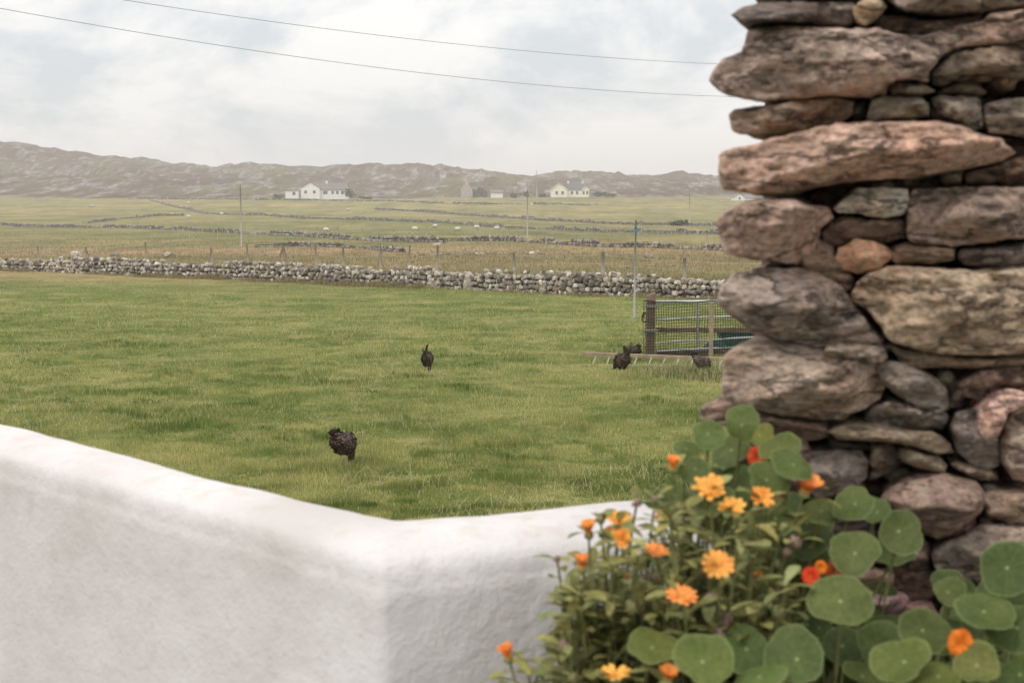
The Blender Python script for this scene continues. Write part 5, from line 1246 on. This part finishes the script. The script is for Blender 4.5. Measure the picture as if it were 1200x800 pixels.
for key, (rx_, ry_) in roots.items():
    r = random.Random(ord(key)); root = empty('calendula_plant', (rx_, ry_, bed_z(rx_, ry_)), label=lab[key], cat='flower', group='orange calendula plants by the wall')
    o0 = root.location; bms = bmesh.new(); cls = bms.verts.layers.float_color.new('Col'); bml = bmesh.new(); cll = bml.verts.layers.float_color.new('Col')
    heads = [(at(px, py, d), rp * d / FPX, op, Vector((fx, -fc, fu)), None) for k, px, py, rp, d, op, (fx, fc, fu) in CAL if k == key] + [(at(px, py, d), rp * d / FPX * 1.0, None, UP, m) for k, px, py, rp, d, m in SEED if k == key]
    reg = {'a': (652, 780, 632, 800), 'b': (770, 935, 600, 800), 'c': (655, 800, 700, 830), 'd': (598, 640, 772, 850)}[key]
    nfill = {'a': 84, 'b': 84, 'c': 46, 'd': 7}[key]; fl = []
    for k in range(nfill):
        px = r.uniform(reg[0], reg[1]); py = r.uniform(reg[2] + max(0, (reg[0] + 60 - px) * .9 if key == 'a' else 0), reg[3]); fl.append(at(px, py, r.uniform(2.02, 2.36)))
    for H_ in [h[0] for h in heads] + fl:
        B_ = H_ - o0; A_ = Vector((r.uniform(-.03, .03), r.uniform(-.03, .03), 0)); bend = Vector(((B_.x - A_.x) * -.15 + r.uniform(-.03, .03), r.uniform(-.02, .02), .02)); pts = curve_pts(A_, B_, bend, 9)
        n0 = len(bms.verts); tube(bms, pts, [.0029 - .00012 * i for i in range(10)], 6)
        bms.verts.ensure_lookup_table()
        tn = r.uniform(.75, 1.15)
        for i in range(n0, len(bms.verts)): bms.verts[i][cls] = (tn, tn, tn, 1)
        for i in range(2, 10):
            for rep in range(3):
                if r.random() < .8:
                    p_ = pts[min(i, 9)].lerp(pts[min(i + 1, 9)], r.random()); an = r.uniform(0, 6.28); d_ = Vector((math.cos(an), math.sin(an), r.uniform(.1, 1.1)))
                    big = 1 - .5 * max(0, i - 5) / 5; L_ = r.uniform(.045, .10) * big; tn = r.uniform(.7, 1.35); yl_ = r.uniform(0, .25)
                    lance(bml, cll, p_, d_, Vector((-math.sin(an), math.cos(an), r.uniform(-.3, .3))), L_, L_ * r.uniform(.12, .20), (tn * (1 + yl_), tn, tn * (1 - yl_), 1), r.uniform(.1, .5))
    obj('stem', bms, mstem, root); obj('foliage', bml, mcal, root)
    for c, R_, op, nr_, m in heads:
        if m is None: cal_flower(root, c - o0, nr_, R_ * (1.1 if op > .4 else 1.75), op, r, (1, r.uniform(.85, 1.25), 1) )
        else: seed_head(root, c - o0, R_, mseedb if m else mseed, r)

# -- nasturtiums
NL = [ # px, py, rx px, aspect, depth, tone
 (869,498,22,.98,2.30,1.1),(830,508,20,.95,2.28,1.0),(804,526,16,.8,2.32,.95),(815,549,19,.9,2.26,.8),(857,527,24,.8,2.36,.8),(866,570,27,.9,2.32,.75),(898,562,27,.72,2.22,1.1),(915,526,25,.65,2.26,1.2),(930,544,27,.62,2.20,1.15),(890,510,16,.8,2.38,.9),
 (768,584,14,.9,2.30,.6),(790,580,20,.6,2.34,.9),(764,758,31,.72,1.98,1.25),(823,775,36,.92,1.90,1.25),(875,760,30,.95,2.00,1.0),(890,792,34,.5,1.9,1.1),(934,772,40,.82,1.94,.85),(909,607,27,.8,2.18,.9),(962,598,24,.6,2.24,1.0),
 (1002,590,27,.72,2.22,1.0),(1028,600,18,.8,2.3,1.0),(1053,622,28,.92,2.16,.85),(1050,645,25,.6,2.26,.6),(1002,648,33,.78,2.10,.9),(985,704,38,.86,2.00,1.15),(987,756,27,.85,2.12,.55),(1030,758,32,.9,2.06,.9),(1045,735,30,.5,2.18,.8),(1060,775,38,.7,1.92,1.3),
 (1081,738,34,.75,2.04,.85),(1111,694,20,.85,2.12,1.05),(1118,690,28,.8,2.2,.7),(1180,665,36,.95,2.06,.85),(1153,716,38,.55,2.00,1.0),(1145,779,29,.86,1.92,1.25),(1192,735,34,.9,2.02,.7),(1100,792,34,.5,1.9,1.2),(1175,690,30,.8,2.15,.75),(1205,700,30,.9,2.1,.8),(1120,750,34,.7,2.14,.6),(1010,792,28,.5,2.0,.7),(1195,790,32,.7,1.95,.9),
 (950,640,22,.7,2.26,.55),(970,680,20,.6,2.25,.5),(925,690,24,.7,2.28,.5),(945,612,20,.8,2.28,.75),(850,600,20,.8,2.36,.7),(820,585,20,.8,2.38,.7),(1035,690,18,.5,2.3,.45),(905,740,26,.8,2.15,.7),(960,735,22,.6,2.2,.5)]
NF = [('p', 888, 535, 11, 2.28, (1, 1, 1)), ('p', 950, 674, 9.5, 2.05, (1.2, 1.3, 1)), ('q', 1125, 753, 15, 1.94, (1.35, 3.2, 1.2)), ('p', 818, 604, 8, 2.3, (.45, .5, .5)), ('p', 962, 664, 7, 2.1, (1.3, 4.5, 1.2)), ('p', 980, 670, 12, 2.15, (.5, .7, .7)), ('p', 725, 745, 6, 2.2, (.7, .6, .7)), ('p', 905, 603, 7, 2.24, (.5, .6, .6)), ('p', 913, 578, 8, 2.28, (.5, .5, .5))]
nroots = {'p': (.42, 2.36, 'tall nasturtium with round leaves and red flowers climbing against the stone pillar'), 'q': (.80, 2.30, 'sprawling nasturtium with one orange bloom in the bottom right corner')}
for key, (rx_, ry_, lb) in nroots.items():
    r = random.Random(ord(key) + 3); root = empty('nasturtium_plant', (rx_, ry_, bed_z(rx_, ry_)), label=lb, cat='flower', group='nasturtium plants below the pillar'); o0 = root.location
    bml = bmesh.new(); cl = bml.verts.layers.float_color.new('Col'); uvl = bml.loops.layers.uv.new('UVMap'); bms = bmesh.new(); cls = bms.verts.layers.float_color.new('Col')
    mine = [n_ for n_ in NL if (n_[0] > 1035 and n_[1] > 660) == (key == 'q')]
    for k in range(125 if key == 'p' else 100):
        if key == 'p':
            px = r.uniform(790, 1060); lo_ = np.interp(px, [790, 850, 930, 1000, 1060], [560, 520, 560, 610, 660]); py = r.uniform(lo_ + 25, 800)
            if px > 1010 and py > 650: continue
        else: px = r.uniform(1000, 1240); py = r.uniform(np.interp(px, [1000, 1100, 1200], [770, 730, 700]), 830)
        mine.append((px, py, r.uniform(15, 27), r.uniform(.5, .95), r.uniform(2.28, 2.44), r.uniform(.6, .95)))
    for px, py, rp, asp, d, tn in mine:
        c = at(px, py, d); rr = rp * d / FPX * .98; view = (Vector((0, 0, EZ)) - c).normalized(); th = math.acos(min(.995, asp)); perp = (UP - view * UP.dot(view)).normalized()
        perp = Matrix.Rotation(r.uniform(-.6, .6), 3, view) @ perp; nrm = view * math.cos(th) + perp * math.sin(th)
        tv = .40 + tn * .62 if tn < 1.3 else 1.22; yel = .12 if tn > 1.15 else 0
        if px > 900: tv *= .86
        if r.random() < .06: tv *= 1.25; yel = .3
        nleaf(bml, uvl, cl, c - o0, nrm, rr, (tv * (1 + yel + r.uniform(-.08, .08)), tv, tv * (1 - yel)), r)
        A_ = Vector((r.uniform(-.12, .12) + (c - o0).x * .35, .03, r.uniform(.0, .25) * max(.2, (c - o0).z))); tube(bms, curve_pts(A_, c - o0 - nrm * .002, Vector((0, .02, -.03)), 7), .0022, 6)
    for k in range(7):
        B_ = Vector((r.uniform(-.3, .25), r.uniform(-.05, .1), r.uniform(.15, .45 if key == 'p' else .2))); tube(bms, curve_pts(Vector((0, 0, 0)), B_, Vector((r.uniform(-.1, .1), .03, 0)), 8), .0042, 7)
    for kk, px, py, rp, d, tint in NF:
        if kk != key: continue
        c = at(px, py, d) - o0; nas_flower(root, c, Vector((r.uniform(-.3, .3), -1, r.uniform(.1, .6))), rp * d / FPX * 1.1, r, tint); tube(bms, curve_pts(Vector((c.x * .6, .03, c.z * .5)), c + Vector((0, .01, -.005)), Vector((0, .02, -.02)), 7), .002, 6)
    paint(bms, cls, (.9, .9, .8, 1)); obj('foliage', bml, mnast, root); obj('stem', bms, mstem, root)

# ------------------------------------------------------------------ haze
mh = bpy.data.materials.new('thin_sea_haze'); mh.use_nodes = True; t = mh.node_tree; t.nodes.clear()
o_ = N(t, 'ShaderNodeOutputMaterial'); vpn = N(t, 'ShaderNodeVolumePrincipled'); vpn.inputs['Density'].default_value = .00040; vpn.inputs['Color'].default_value = (.96, .94, .93, 1); vpn.inputs['Anisotropy'].default_value = .1
L(t, vpn.outputs[0], o_.inputs['Volume'])
bm = bmesh.new(); box(bm, (0, 0, 45), (19000, 19000, 110)); hz = obj('haze', bm, mh); tag(hz, label='thin pale haze over the far fields and hills', kind='stuff')
